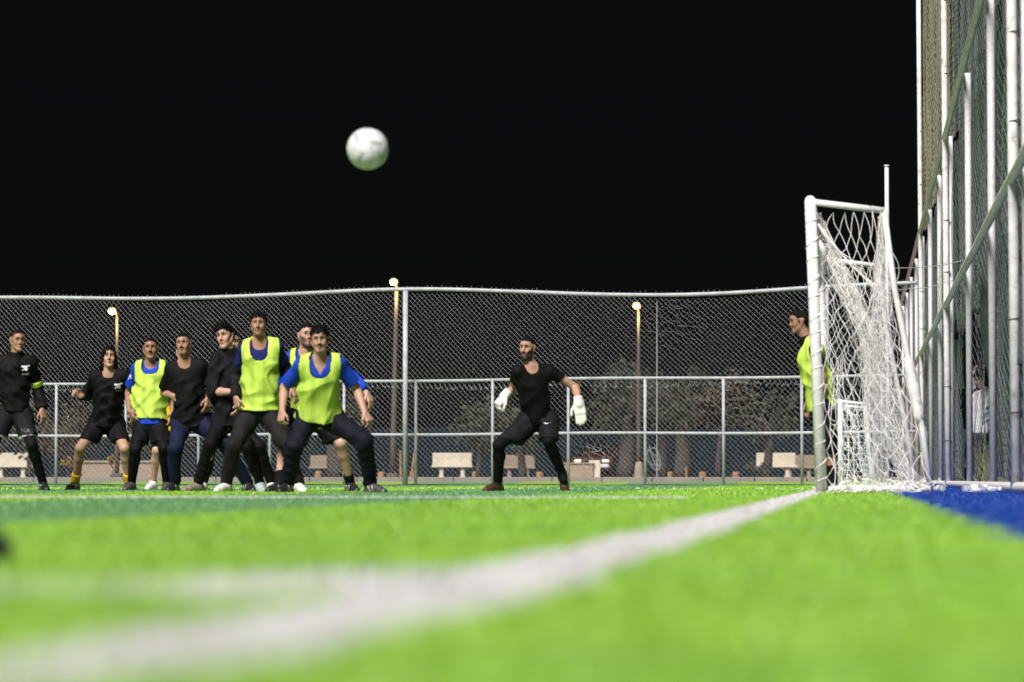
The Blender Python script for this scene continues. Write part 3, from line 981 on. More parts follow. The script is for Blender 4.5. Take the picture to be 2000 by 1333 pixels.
# distant lights
for (px, py, d, r, c, s, lb) in ((278, 889, 210, .22, (.35, .3, 1.0), 8, 'bluish distant light low behind the striped players'),
                                 (284, 892, 212, .26, (.9, .9, 1.0), 10, 'white distant light beside the bluish one'),
                                 (272, 891, 214, .16, (.25, .2, 1.0), 8, 'small violet distant light'),
                                 (316, 908, 200, .2, (1, .95, .85), 8, 'white distant light between two player legs'),
                                 (354, 914, 205, .22, (1, .12, .2), 3, 'red distant light behind the navy trousers'),
                                 (425, 878, 190, .26, (1, 1, .95), 12, 'bright white distant light under the jacket player'),
                                 (411, 914, 205, .2, (.1, .6, 1.0), 4, 'cyan distant light low between the legs'),
                                 (543, 851, 190, .24, (1, .85, .5), 8, 'warm distant light beside the white shoed player'),
                                 (129, 816, 230, .14, (1, 1, 1), 5, 'tiny distant light near the leftmost players')):
    p = P(px, py, d); b = np.array([p[0], p[1], 0.0])
    o = empty('distant_lamp', b, label=lb, cat='light', group='distant lights')
    MB().tube([b, p], .05, 6).build('pole', M_lampp, o)
    MB().tube([p + CU * r * k for k in (-1, -.7, 0, .7, 1)], [r * .1, r * .7, r, r * .7, r * .1], 10).build('bulb', spot_mat('distant_light', c, s), o, smooth=True)


# trees and shrubs
def tree(px, d, h, crown, label, trunk=.14, mt=M_leaf, n=900, leafs=.16, lean=0.0, trunk_top=.55, name='tree', droop=0.0, seed=0, cat='tree'):
    r = np.random.default_rng(seed + int(px))
    b = G(px, d, Z0)
    o = empty(name, b, label=label, cat=cat, group='trees and shrubs beyond the fence')
    m = MB()
    tt = np.linspace(0, 1, 7)
    pts = np.array([b + CU * h * trunk_top * k + CR * (lean * k + .04 * math.sin(k * 5 + px)) for k in tt])
    m.tube(pts, trunk * (1.25 - .6 * tt), 10)
    cw, ch = crown
    cc = b + CU * (h - ch) + CR * lean
    clumps = []
    nc = 16
    for k in range(nc):
        v = r.normal(0, 1, 3); v /= np.linalg.norm(v)
        q = cc + (CR * v[0] * cw + CF * v[1] * cw + CU * v[2] * ch) * r.uniform(.35, .85)
        clumps.append((q, r.uniform(.28, .5) * min(cw, ch)))
        s = pts[r.integers(4, 7)]
        t = np.linspace(0, 1, 5)[:, None]
        m.tube(s + (q - s) * t + np.array([0, 0, .1]) * np.sin(t * math.pi), np.linspace(trunk * .35, .012, 5), 5)
    m.build('trunk', M_bark, o, smooth=True)
    V = []
    for k in range(n):
        q, rad = clumps[r.integers(nc)]
        v = r.normal(0, 1, 3); v /= np.linalg.norm(v)
        c = q + v * rad * r.uniform(.3, 1.1) ** .6
        a = r.normal(0, 1, 3); a /= np.linalg.norm(a); bb = np.cross(a, r.normal(0, 1, 3)); bb /= np.linalg.norm(bb)
        s = leafs * r.uniform(.5, 1.2)
        a[2] -= droop; 
        V += [c, c + a * s * .5 + bb * s * .25, c + a * s, c + a * s * .5 - bb * s * .25]
    mesh_np('crown', np.array(V), np.arange(4 * n).reshape(-1, 4), mt, o, False)
    return o


tree(935, 108, 2.55, (1.25, .95), 'olive pointed shrub tree left of the goalkeeper', .07, M_leaf, 1100, .2, trunk_top=.7)
tree(1224, 112, 3.9, (1.5, 1.3), 'thick trunked tree beside the right street lamp', .26, M_leaf, 1300, .22, seed=3)
tree(1293, 104, 3.6, (1.5, 1.1), 'grey trunked tree right of the right street lamp', .17, M_leaf, 1300, .2, seed=5)
tree(1332, 100, 3.4, (1.3, 1.0), 'wide trunked tree in the middle of the tree row', .22, M_leaf, 1000, .2, seed=6)
tree(1405, 98, 3.3, (1.15, .95), 'slim brown tree right of the tree row', .075, M_leaf2, 1100, .2, seed=7, droop=.4)
tree(1500, 115, 3.4, (1.5, 1.2), 'dim tree above the bench near the goal', .15, M_leaf, 1000, .22, seed=8)
tree(1020, 122, 3.1, (1.6, 1.1), 'dim tree behind the goalkeeper', .14, M_leaf, 1000, .22, seed=9)
tree(655, 112, 3.4, (1.3, 1.2), 'dim tree behind the front player', .28, M_leaf, 900, .22, seed=10)
tree(150, 104, 2.4, (2.0, 1.0), 'brown leafy shrub behind the leftmost player', .07, M_leaf2, 1500, .2, seed=11, name='shrub', cat='shrub', trunk_top=.6)
tree(60, 112, 2.8, (1.8, 1.2), 'olive shrub at the left edge beyond the fence', .08, M_leaf, 1200, .2, seed=12, name='shrub', cat='shrub', trunk_top=.6)
tree(300, 118, 2.6, (1.7, 1.1), 'brown shrub behind the two left bib players', .07, M_leaf2, 1200, .2, seed=13, name='shrub', cat='shrub', trunk_top=.6)
tree(133, 92, .62, (.18, .16), 'small orange leaved plant left of the yellow socks', .015, M_leafo, 160, .07, seed=14, name='small_plant', cat='plant', trunk_top=.6)
tree(219, 92, .66, (.12, .2), 'small orange leaved plant right of the yellow socks', .015, M_leafo, 120, .07, seed=15, name='small_plant', cat='plant', trunk_top=.6)
tree(1480, 97, .5, (.6, .2), 'grey green ground shrub below the bench near the goal', .02, M_leaf, 300, .09, seed=16, name='shrub', cat='shrub', trunk_top=.4)

# leaning stake and thin upright wires
for (x0, y0, x1, y1, d, r, lb) in ((803, 934, 816, 842, 88, .03, 'thin leaning wooden stake right of the tall fence post'),
                                   (1283, 934, 1283, 590, 80, .008, 'thin upright cable right of the street lamp'),
                                   (1341, 934, 1340, 912, 90, .03, 'short orange timber stake among the trees'),
                                   (783, 934, 782, 880, 90, .035, 'short timber stake left of the tall fence post')):
    A, B = P(x0, y0, d), P(x1, y1, d); A[2] = Z0
    m = MB(); m.tube([A, (A + B) / 2, B], [r, r, r * .7], 8)
    m.build('stake' if r > .01 else 'cable', M_timber if r > .01 else M_galv, label=lb, cat='stake' if r > .01 else 'cable')


# parked car
def car(px, d, label):
    b = G(px, d, Z0)
    o = empty('parked_car', b, label=label, cat='car')
    r, f, u = CR, CF, CU
    # section profile (along the car, height), front towards the left of the picture and the camera
    fr = (-CF * .92 - CR * .39); sd = np.cross(CU, fr)
    prof = [(-2.1, .35), (-2.1, .8), (-1.75, .92), (-1.2, .96), (-.75, 1.38), (.45, 1.42), (1.05, .98), (1.95, .86), (2.1, .62), (2.1, .3)]
    V, q = [], []
    ws = (-.86, -.80, .80, .86)
    n = len(prof)
    for w in ws:
        for (a, z) in prof:
            ww = w * (.82 if z > 1.2 else 1.0)
            V.append(b + fr * a + sd * ww + CU * z)
    for k in range(3):
        for i in range(n - 1):
            q.append([k * n + i, k * n + i + 1, (k + 1) * n + i + 1, (k + 1) * n + i])
    m = MB().add(np.array(V), q)
    m.build('body', M_carp, o, smooth=False)
    for s in (-1, 1):
        side = np.array([b + fr * a + sd * s * .86 * (.82 if z > 1.2 else 1.0) + CU * z for a, z in prof])
        c = side.mean(0)
        MB().add(np.vstack([side, c]), None, [[n, i, (i + 1) % n] for i in range(n)]).build('side_panel', M_carp, o)
        MB().box(b + fr * 2.08 + sd * s * .6 + CU * .70, (.26, .08, .09), [sd, fr, CU], bev=.02).build('headlight', M_head, o)
        for a in (-1.3, 1.3):
            c = b + fr * a + sd * s * .78 + CU * .32
            w = MB().tube([c - sd * .1, c + sd * .1], .32, 16).build('wheel', M_tyre, o)
            MB().tube([c + sd * s * .1, c + sd * s * .115], .18, 12).build('rim', M_galv, o).parent = w
    MB().box(b + fr * .79 + CU * 1.2, (1.3, .03, .46), [sd, fr * .8 + CU * .6, CU * .8 - fr * .6], bev=.01).build('windscreen', M_glass, o)
    MB().box(b + fr * 2.1 + CU * .5, (1.5, .08, .14), [sd, fr, CU], bev=.02).build('bumper', M_galv, o)
    return o


car(1192, 135, 'dark brown parked car with lit headlights beside the pale block')

# dry weeds behind the side fence
wd = MB()
r = np.random.default_rng(3)
wb = np.array([FENX + .42, 38.5, 0.0])
for k in range(420):
    s = wb + np.array([r.normal(0, .10), r.normal(0, 2.6), 0])
    h = r.uniform(.12, .55); e = s + np.array([r.normal(0, .12), r.normal(0, .2), h])
    t = np.linspace(0, 1, 4)[:, None]
    wd.tube(s + (e - s) * t + np.array([.05, .05, 0]) * t ** 2 * r.normal(0, 1, 3), np.linspace(.006, .002, 4), 3, caps=False)
wd.build('weeds', M_weed, kind='stuff', label='dry yellow green weeds behind the side fence')


# plastic bottles left by the fence
def bottle(p, yaw, label, sc=1.0, lying=True):
    o = empty('plastic_bottle', p, label=label, cat='bottle', group='empty bottles by the fence')
    a = np.array([math.cos(yaw), math.sin(yaw), 0]) if lying else CU
    s = np.asarray(p) + (CU * .034 * sc if lying else 0)
    L = np.array([0, .01, .05, .09, .13, .16, .185, .20]) * sc
    R = np.array([.024, .032, .033, .030, .033, .028, .014, .013]) * sc
    bd_ = MB().tube([s + a * l for l in L], R, 12).build('bottle_body', M_clear, o, smooth=True)
    MB().tube([s + a * .2 * sc, s + a * .218 * sc], .015 * sc, 10).build('cap', M_print, o)
    MB().tube([s + a * .06 * sc, s + a * .11 * sc], .0338 * sc, 12, caps=False).build('paper_band', M_print, o, smooth=True).parent = bd_


bottle(P(1880, 957, 25.0) * [1, 1, 0] + [0, 0, .02], .3, 'clear plastic bottle lying on the blue strip, left of two')
bottle(P(1903, 957, 25.3) * [1, 1, 0] + [0, 0, .02], -.4, 'clear plastic bottle lying on the blue strip, right of two')
bottle(P(1842, 953, 27.0) * [1, 1, 0] + [0, 0, .02], 1.9, 'clear plastic bottle lying by the goal net corner', .9)
for k, (px, lb) in enumerate(((1794, 'small red bottle cap under the back of the goal net'), (1770, 'small red scrap under the goal net beside the cap'))):
    p = P(px, 955, 27.85); p[2] = .03
    MB().tube([p - CU * .012, p + CU * .008, p + CU * .016], [.028, .028, .022], 12).build('bottle_cap', M_redcap, label=lb, cat='litter', group='red litter by the goal')

# ------------------------------------------------------------------ people: signed distance bodies
def axis_grid(lo, hi, step, fine):
    out, x = [], lo
    while x < hi:
        s = step
        for (a, b, st) in fine:
            if a - step * .5 <= x <= b: s = min(s, st)
        out.append(x); x += s
    out.append(x)
    return np.array(out, np.float32)


class Field:
    def __init__(s, lo, hi, step, fine=()):
        s.ax = [axis_grid(lo[k], hi[k], step, [(f[0][k], f[1][k], f[2]) for f in fine]) for k in range(3)]
        s.D = np.full([len(a) for a in s.ax], 1.0, np.float32)

    def block(s, lo, hi):
        sl = []
        for k in range(3):
            a = max(np.searchsorted(s.ax[k], lo[k]) - 1, 0); b = min(np.searchsorted(s.ax[k], hi[k]) + 1, len(s.ax[k]))
            if b <= a: return None, None
            sl.append(slice(a, b))
        X, Y, Z = s.ax[0][sl[0]][:, None, None], s.ax[1][sl[1]][None, :, None], s.ax[2][sl[2]][None, None, :]
        return tuple(sl), (X, Y, Z)

    def merge(s, sl, d, k):
        o = s.D[sl]
        if k <= 0: s.D[sl] = np.minimum(o, d)
        else:
            h = np.clip(.5 + .5 * (o - d) / k, 0, 1)
            s.D[sl] = o + (d - o) * h - k * h * (1 - h)

    def cone(s, a, b, ra, rb, k=.02, flat=None, cut=None, noise=None):
        """tapered capsule; flat=(axis, factor) squeezes it along an axis; cut=(point, normal) keeps the side behind the plane"""
        a, b = np.asarray(a, float), np.asarray(b, float)
        R = max(ra, rb) + k + .02
        sl, g = s.block(np.minimum(a, b) - R, np.maximum(a, b) + R)
        if sl is None: return
        x, y, z = (g[i] - a[i] for i in range(3))
        ba = b - a
        sc = 1.0
        if flat is not None:
            n, f = flat
            dn = (x * n[0] + y * n[1] + z * n[2]) * (f - 1)
            x, y, z = x + dn * n[0], y + dn * n[1], z + dn * n[2]
            ba = ba + n * (np.dot(ba, n) * (f - 1))
        L2 = max(float(ba @ ba), 1e-9)
        t = np.clip((x * ba[0] + y * ba[1] + z * ba[2]) / L2, 0, 1)
        d = np.sqrt((x - t * ba[0]) ** 2 + (y - t * ba[1]) ** 2 + (z - t * ba[2]) ** 2) - (ra + (rb - ra) * t)
        if flat is not None: d = d / (1 + .5 * (flat[1] - 1))
        if noise is not None: d = d + noise(g)
        if cut is not None:
            for (cp, cn) in (cut if isinstance(cut, list) else [cut]):
                d = np.maximum(d, (g[0] - cp[0]) * cn[0] + (g[1] - cp[1]) * cn[1] + (g[2] - cp[2]) * cn[2])
        s.merge(sl, d.astype(np.float32), k)

    def sub_cone(s, a, b, ra, rb, k=.01, flat=None):
        a, b = np.asarray(a, float), np.asarray(b, float)
        R = max(ra, rb) + k + .02
        sl, g = s.block(np.minimum(a, b) - R, np.maximum(a, b) + R)
        if sl is None: return
        d = cone_d(g, a, b, ra, rb, flat)
        h = np.clip(.5 - .5 * (s.D[sl] + d) / k, 0, 1)
        s.D[sl] = s.D[sl] * (1 - h) - d * h + k * h * (1 - h)

    def plane(s, p, n):
        g = s.ax[0][:, None, None], s.ax[1][None, :, None], s.ax[2][None, None, :]
        s.D = np.maximum(s.D, ((g[0] - p[0]) * n[0] + (g[1] - p[1]) * n[1] + (g[2] - p[2]) * n[2]).astype(np.float32))

    def mesh(s):
        D = s.D
        D[0] = D[-1] = 1; D[:, 0] = D[:, -1] = 1; D[:, :, 0] = D[:, :, -1] = 1
        S = D < 0
        n = S[:-1, :-1, :-1].astype(np.int8)
        cnt = np.zeros(n.shape, np.int8)
        for i in (0, 1):
            for j in (0, 1):
                for k in (0, 1):
                    cnt += S[i:S.shape[0] - 1 + i, j:S.shape[1] - 1 + j, k:S.shape[2] - 1 + k]
        act = (cnt > 0) & (cnt < 8)
        I, J, K = np.nonzero(act)
        idx = np.full(act.shape, -1, np.int32); idx[I, J, K] = np.arange(len(I))
        cv = {}
        for i in (0, 1):
            for j in (0, 1):
                for k in (0, 1): cv[i, j, k] = D[I + i, J + j, K + k]
        acc = np.zeros((len(I), 3)); m = np.zeros(len(I))
        for ax in range(3):
            o1, o2 = (ax + 1) % 3, (ax + 2) % 3
            for p in (0, 1):
                for q in (0, 1):
                    c0 = [0, 0, 0]; c0[o1] = p; c0[o2] = q; c1 = list(c0); c1[ax] = 1
                    v0, v1 = cv[tuple(c0)], cv[tuple(c1)]
                    cr = (v0 < 0) != (v1 < 0)
                    t = np.where(cr, v0 / np.where(cr, v0 - v1, 1), 0)
                    pt = np.zeros((len(I), 3)); pt[:, ax] = t; pt[:, o1] = p; pt[:, o2] = q
                    acc += pt * cr[:, None]; m += cr
        fr = acc / np.maximum(m, 1)[:, None]
        V = np.zeros((len(I), 3))
        for ax, ii in enumerate((I, J, K)):
            a = s.ax[ax]
            V[:, ax] = a[ii] + fr[:, ax] * (a[ii + 1] - a[ii])
        Q = []
        for ax in range(3):
            o1, o2 = (ax + 1) % 3, (ax + 2) % 3
            sa = [slice(None)] * 3; sb = [slice(None)] * 3
            sa[ax] = slice(0, -1); sb[ax] = slice(1, None)
            e = S[tuple(sa)] != S[tuple(sb)]
            pos = np.array(np.nonzero(e))
            ok = (pos[o1] > 0) & (pos[o2] > 0) & (pos[o1] < D.shape[o1] - 1) & (pos[o2] < D.shape[o2] - 1)
            pos = pos[:, ok]
            inside = S[tuple(pos)]
            qs = []
            for (p, q) in ((-1, -1), (0, -1), (0, 0), (-1, 0)):
                c = pos.copy(); c[o1] += p; c[o2] += q
                qs.append(idx[tuple(c)])
            q = np.stack(qs, 1)
            q[~inside] = q[~inside][:, ::-1]
            Q.append(q)
        return V, np.vstack(Q)


def cone_d(g, a, b, ra, rb, flat=None):
    x, y, z = (g[i] - a[i] for i in range(3))
    ba = np.asarray(b, float) - a
    if flat is not None:
        n, f = flat
        dn = (x * n[0] + y * n[1] + z * n[2]) * (f - 1)
        x, y, z = x + dn * n[0], y + dn * n[1], z + dn * n[2]
        ba = ba + n * (np.dot(ba, n) * (f - 1))
    L2 = max(float(ba @ ba), 1e-9)
    t = np.clip((x * ba[0] + y * ba[1] + z * ba[2]) / L2, 0, 1)
    return np.sqrt((x - t * ba[0]) ** 2 + (y - t * ba[1]) ** 2 + (z - t * ba[2]) ** 2) - (ra + (rb - ra) * t)


def fold_noise(seed, amp, sc=1.0):
    """creases of cloth: a few sets of soft ridges, each with its own slant, fading in and out"""
    r = np.random.default_rng(seed)
    sets = []
    for k in range(5):
        a = r.uniform(-1.1, 1.1)
        L = 2 * math.pi / r.uniform(.085, .17) * sc
        h = r.uniform(0, 6.28)
        kx = CR * math.sin(h) + CF * math.cos(h)
        w = (kx * math.cos(a) + CU * math.sin(a)) * L
        sets.append((w, r.uniform(0, 6.28), r.normal(0, 9, 3), r.uniform(0, 6.28)))

    def f(g):
        s = 0
        for w, p, lw, lp in sets:
            ph = g[0] * w[0] + g[1] * w[1] + g[2] * w[2] + p
            lo = g[0] * lw[0] + g[1] * lw[1] + g[2] * lw[2] + lp
            s = s + (1 - np.abs(np.sin(.5 * ph + 1.3 * np.sin(lo * .8)))) * np.clip(.4 + .9 * np.sin(lo), 0, 1.2)
        return ((.30 - s) * amp).astype(np.float32)
    return f


def nrm(v): return v / (np.linalg.norm(v) + 1e-12)


SKINS = dict(a=(0.42, 0.245, 0.165), b=(0.35, 0.195, 0.125), c=(0.29, 0.155, 0.098), d=(0.46, 0.28, 0.20))
BLACK = (0.0048, 0.0045, 0.0053); BLK2 = (0.0085, 0.008, 0.0095); NAVY = (0.009, 0.011, 0.034); BLUE = (0.010, 0.05, 0.42)
DNAVY = (0.006, 0.0067, 0.0135); LIME = (0.50, 0.68, 0.10); WHITE = (0.72, 0.71, 0.69); YELLOW = (0.62, 0.44, 0.004)
GREY = (0.34, 0.36, 0.38); DKBLUE = (0.012, 0.014, 0.10)


HS = np.array([.90, .99, 1.03]); NOSE = 1.0; BROW = 1.0


def head_sdf(F_, Hc, ax, nb, beard, mouth_open, ls):
    """adds a modelled head; ax rows = right, forward, up of the head"""
    T = lambda v: Hc + (np.asarray(v) * HS * ls) @ ax
    mouth_open = mouth_open * .7
    k = .012
    c = F_.cone
    c(T((0, -.038, .032)), T((0, .012, .038)), .073 * ls, .070 * ls, .02)                    # skull
    c(T((0, .02, .02)), T((0, .042, -.04)), .063 * ls, .046 * ls, .03)                       # face
    for s in (-1, 1):
        c(T((s * .050, .0, -.04)), T((s * .022, .060, -.088)), .019 * ls, .018 * ls, .025)   # jaw
        c(T((s * .043, .058, -.012)), T((s * .040, .062, -.022)), .022 * ls, .02 * ls, .025) # cheek
        c(T((s * .046, .072, .034)), T((s * .010, .090, .031)), .0085 * ls, .0085 * ls, .014)  # brow
    c(T((0, .066, -.092)), T((0, .07, -.096)), .021 * ls, .02 * ls, .022)                    # chin
    c(T((0, .060, .055)), T((0, .03, .075)), .045 * ls, .05 * ls, .03)                       # forehead
    for s in (-1, 1):
        F_.sub_cone(T((s * .030, .100, .017)), T((s * .034, .100, .016)), .015 * ls, .013 * ls, .012)
        c(T((s * .031, .070, .015)), T((s * .032, .070, .015)), .0135 * ls, .0135 * ls, .003)  # eye
    c(T((0, .086, .026)), T((0, .086 + .024 * NOSE, -.014 - .006 * NOSE)), .0080 * ls, .0105 * NOSE * ls, .012)                 # nose
    for s in (-1, 1):
        c(T((s * .008, .098, -.026)), T((s * .014, .093, -.027)), .0095 * ls, .0085 * ls, .008)
    mo = .006 + .008 * mouth_open
    c(T((-.019, .083, -.056)), T((0, .094, -.054)), .0055 * ls, .007 * ls, .006); c(T((.019, .083, -.056)), T((0, .094, -.054)), .0055 * ls, .007 * ls, .006)
    c(T((-.016, .081, -.058 - mo)), T((0, .090, -.060 - mo)), .006 * ls, .0075 * ls, .006); c(T((.016, .081, -.058 - mo)), T((0, .090, -.060 - mo)), .006 * ls, .0075 * ls, .006)
    if mouth_open > 0:
        F_.sub_cone(T((-.012, .098, -.0595 - mo * .35)), T((.012, .098, -.0595 - mo * .35)), (.003 + .006 * mouth_open) * ls, (.003 + .006 * mouth_open) * ls, .004)
    for s in (-1, 1):
        c(T((s * .086, -.018, .022)), T((s * .080, -.006, -.022)), .022 * ls, .015 * ls, .008, flat=(ax[0] * s, 2.0))  # ear
    if beard == 'full':
        c(T((-.05, .03, -.06)), T((0, .062, -.098)), .022 * ls, .026 * ls, .015); c(T((.05, .03, -.06)), T((0, .062, -.098)), .022 * ls, .026 * ls, .015)
    # neck
    c(nb - ax[2] * .02, T((0, -.022, -.045)), .058, .058 * ls, .03)


def head_color(V, Hc, ax, ls, skin, beard, mouth_open, hair):
    q = ((V - Hc) @ ax.T) / ls / HS
    x, y, z = q[:, 0], q[:, 1], q[:, 2]
    mouth_open = mouth_open * .7
    col = np.tile(np.array(skin), (len(V), 1))
    inh = (np.abs(x) < .12) & (np.abs(y) < .14) & (z > -.15) & (z < .15)
    front = inh & (y > .03)
    lum = 1 + .06 * np.sin(x * 90 + 1) * np.sin(z * 70) + .04 * np.sin(x * 40 + z * 55)
    col = col * np.where(inh, lum, 1)[:, None]

    def put(mask, c, a=1.0):
        a = np.clip(np.asarray(a) * mask, 0, 1)[:, None]
        col[:] = col * (1 - a) + np.array(c) * a
    if hair is not None:
        hl = hairline(hair, y)
        ys_ = y < .10
        put(inh & ys_, (0.012, 0.010, 0.009), .92 * np.clip((z - hl + .010) / .018, 0, 1) * (np.abs(x) < .082))
    # cheeks and nose a little redder
    put(front, (skin[0] * 1.08, skin[1] * .88, skin[2] * .85), .5 * np.exp(-((np.abs(x) - .04) ** 2 + (z + .02) ** 2) / .0006) + .4 * np.exp(-(x ** 2 + (z + .02) ** 2) / .0003))
    dark = (0.007, 0.005, 0.004)
    jaw = -.03 - .38 * np.clip(.075 - y, 0, .12)
    ear = np.clip((np.abs(x) - .03) / .03, 0, 1)
    if beard in ('full', 'short', 'stubble'):
        lim = -.044 + .040 * ear
        m = inh & (z < lim) & (y > -.012) & (z > -.125)
        lips = (np.abs(x) < .022) & (z > -.074 - .008 * mouth_open) & (z < -.048) & (y > .07)
        a = dict(full=.95, short=.7, stubble=.38)[beard]
        put(m & ~lips, dark, a * np.clip((lim - z) / .014, 0, 1) * np.clip((y + .012) / .02, 0, 1))
    if beard in ('full', 'short', 'moustache', 'goatee', 'stubble'):
        a = .85 if beard in ('full', 'moustache', 'goatee') else .5
        put(front & (np.abs(x) < .031) & (z < -.033) & (z > -.05 - .25 * np.clip(np.abs(x) - .018, 0, 1)) & (y > .06), dark, a)
    if beard in ('goatee', 'full'):
        put(front & (np.abs(x) < .019) & (z < -.076 - .012 * mouth_open) & (z > -.115), dark, .6)
    # lips, open mouth
    lz = -.060 - .006 * mouth_open
    put(front & ((x / .024) ** 2 + ((z - lz) / (.0125 + .007 * mouth_open)) ** 2 < 1) & (y > .068), (skin[0] * .80, skin[1] * .58, skin[2] * .60), .9)
    if mouth_open > 0:
        put(front & ((x / .016) ** 2 + ((z - lz) / (.0035 + .0075 * mouth_open)) ** 2 < 1) & (y > .06), (0.02, 0.007, 0.007), 1)
    else:
        put(front & ((x / .021) ** 2 + ((z - lz) / .0025) ** 2 < 1) & (y > .06), (0.06, 0.025, 0.022), .9)
    for s in (-1, 1):
        ex = x - s * .0315; ez = z - .015
        put(front & ((ex / .023) ** 2 + (ez / .014) ** 2 < 1), (skin[0] * .62, skin[1] * .55, skin[2] * .55), .8)  # socket shade painted into the skin colour round the eye
        put(front & ((ex / .0165) ** 2 + (ez / .0068) ** 2 < 1), (0.20, 0.175, 0.16), 1)
        put(front & (((ex) / .0062) ** 2 + (ez / .0068) ** 2 < 1), (0.012, 0.008, 0.006), 1)
        put(front & (np.abs(ex) < .018) & (np.abs(ez - .0072 + 14 * ex ** 2) < .0024), (0.012, 0.009, 0.008), .75)
        bz = .0365 - 9 * (np.abs(x) - .030) ** 2 + .08 * (np.abs(x) - .03) * 0
        put(front & (np.abs(x) > .010) & (np.abs(x) < .053) & (x * s > 0) & (np.abs(z - bz) < .0056 * BROW) & (y > .045), dark, .80)
    # nostrils
    put(front & (np.abs(np.abs(x) - .008) < .005) & (np.abs(z + .034) < .004) & (y > .085), (0.05, 0.022, 0.018), .8)
    return col


HL = dict(short=.076, crop=.080, curly=.062, long=.074, quiff=.076, wave=.062)


def hairline(style, y):
    fl = HL[style]
    return np.interp(y, [-.14, -.075, -.045, -.034, -.020, .0, .020, .030, .048, .066, .12],
                     [-.075, -.070, -.050, .012, .012, -.018, -.014, .030, .060, fl, fl + .006])


def hair_mesh(style, seed):
    """hair in head coordinates"""
    r = np.random.default_rng(seed)
    lo, hi = np.array([-.14, -.17, -.16]), np.array([.14, .15, .19])
    if style == 'long': lo[2] = -.2
    f = Field(lo, hi, .0055)
    thick = dict(short=.008, crop=.004, curly=.010, long=.014, quiff=.012, wave=.012)[style]
    c = f.cone
    c((0, -.040, .034), (0, .010, .040), .077 + thick, .075 + thick, .02)
    c((0, .055, .055), (0, .03, .078), .045 + thick * .7, .05 + thick, .03)
    if style in ('quiff', 'wave'):
        c((-.055, .05, .105), (.045, .062, .112), .03, .026, .03)
    if style == 'wave':
        c((-.066, .055, .075), (-.02, .085, .088), .024, .022, .02)
    if style == 'curly':
        for k in range(26):
            a = r.uniform(0, 6.28); e = r.uniform(.15, 1.0)
            p = np.array([.082 * math.cos(a) * math.cos(e), -.012 + .092 * math.sin(a) * math.cos(e), .048 + .078 * math.sin(e)])
            c(p, p + .004, .019, .017, .012)
    if style == 'long':
        for k in range(18):
            a = r.uniform(-.55, 3.7)
            p = np.array([.082 * math.cos(a), -.02 - .075 * math.sin(a) * .9, .02])
            if p[1] > .03: p[1] = .03
            e = p * np.array([1.15, 1.15, 1]) + np.array([r.normal(0, .01), -.012, -.125 + r.normal(0, .03)])
            c(p, e, .022, .012, .014)
        c((-.05, .065, .085), (-.075, .055, .0), .016, .012, .012); c((.05, .065, .085), (.078, .05, .0), .016, .012, .012)
        c((-.03, .085, .075), (-.045, .085, .045), .010, .006, .01)
    X, Y, Z = f.ax[0][:, None, None], f.ax[1][None, :, None], f.ax[2][None, None, :]
    zl = hairline(style, f.ax[1])[None, :, None] - .010 * np.clip(np.abs(X) / .05 - .4, 0, 1) * (Y > .045) + .006 * np.sin(X * 130 + seed) * (Y > .04) + .004 * np.sin(Y * 170 + Z * 90)
    cut = (zl - Z) * .8
    if style == 'long':
        cut = np.where(((np.abs(X) > .052) | (Y < -.0)) & (Y < .075), -.02, cut)
        cut = np.where((Y > .055) & (Z < .045) & (np.abs(X) < .060), .02, cut)
        cut = np.where((np.abs(X + .05) < .02) & (Y > .06) & (Z > .028), -.01, cut)
    nz = 0.0025 * np.sin(X * 190 + 40 * Z + 3 * np.sin(Y * 60)) + .003 * np.sin(Y * 120 + X * 90) + .0025 * np.sin(Z * 150 - X * 80 + seed)
    amp = dict(short=.55, crop=.35, curly=1.8, long=1.6, quiff=1.3, wave=1.6)[style]
    f.D = np.maximum(f.D + (nz * amp).astype(np.float32), cut.astype(np.float32))
    V, Q = f.mesh()
    # loose locks that break the outline
    nl = dict(short=0, crop=0, curly=420, long=300, quiff=160, wave=320)[style]
    if nl:
        m = MB().add(V, Q)
        ctr = np.array([0, -.015, .03])
        pick = V[r.integers(0, len(V), nl)]
        ln = dict(short=.008, curly=.018, long=.024, quiff=.016, wave=.022)[style]
        for p in pick:
            n = nrm(p - ctr)
            if p[1] > .07 and p[2] < .05: continue
            t = nrm(np.cross(n, r.normal(0, 1, 3)))
            if style == 'long': n = nrm(n * .5 - CU * .9)
            if style in ('short', 'quiff', 'wave'): t = nrm(t * .4 + np.array([-.3, .5, .2]))
            L = ln * r.uniform(.5, 1.3)
            m.tube([p - n * .004, p + n * L * .5 + t * L * .3, p + n * L * .7 + t * L * .9], [.0042, .0036, .001], 4, caps=False)
        V = np.vstack(m.V); Q = np.vstack(m.Qd)
    return V, Q


_hair_cache = {}


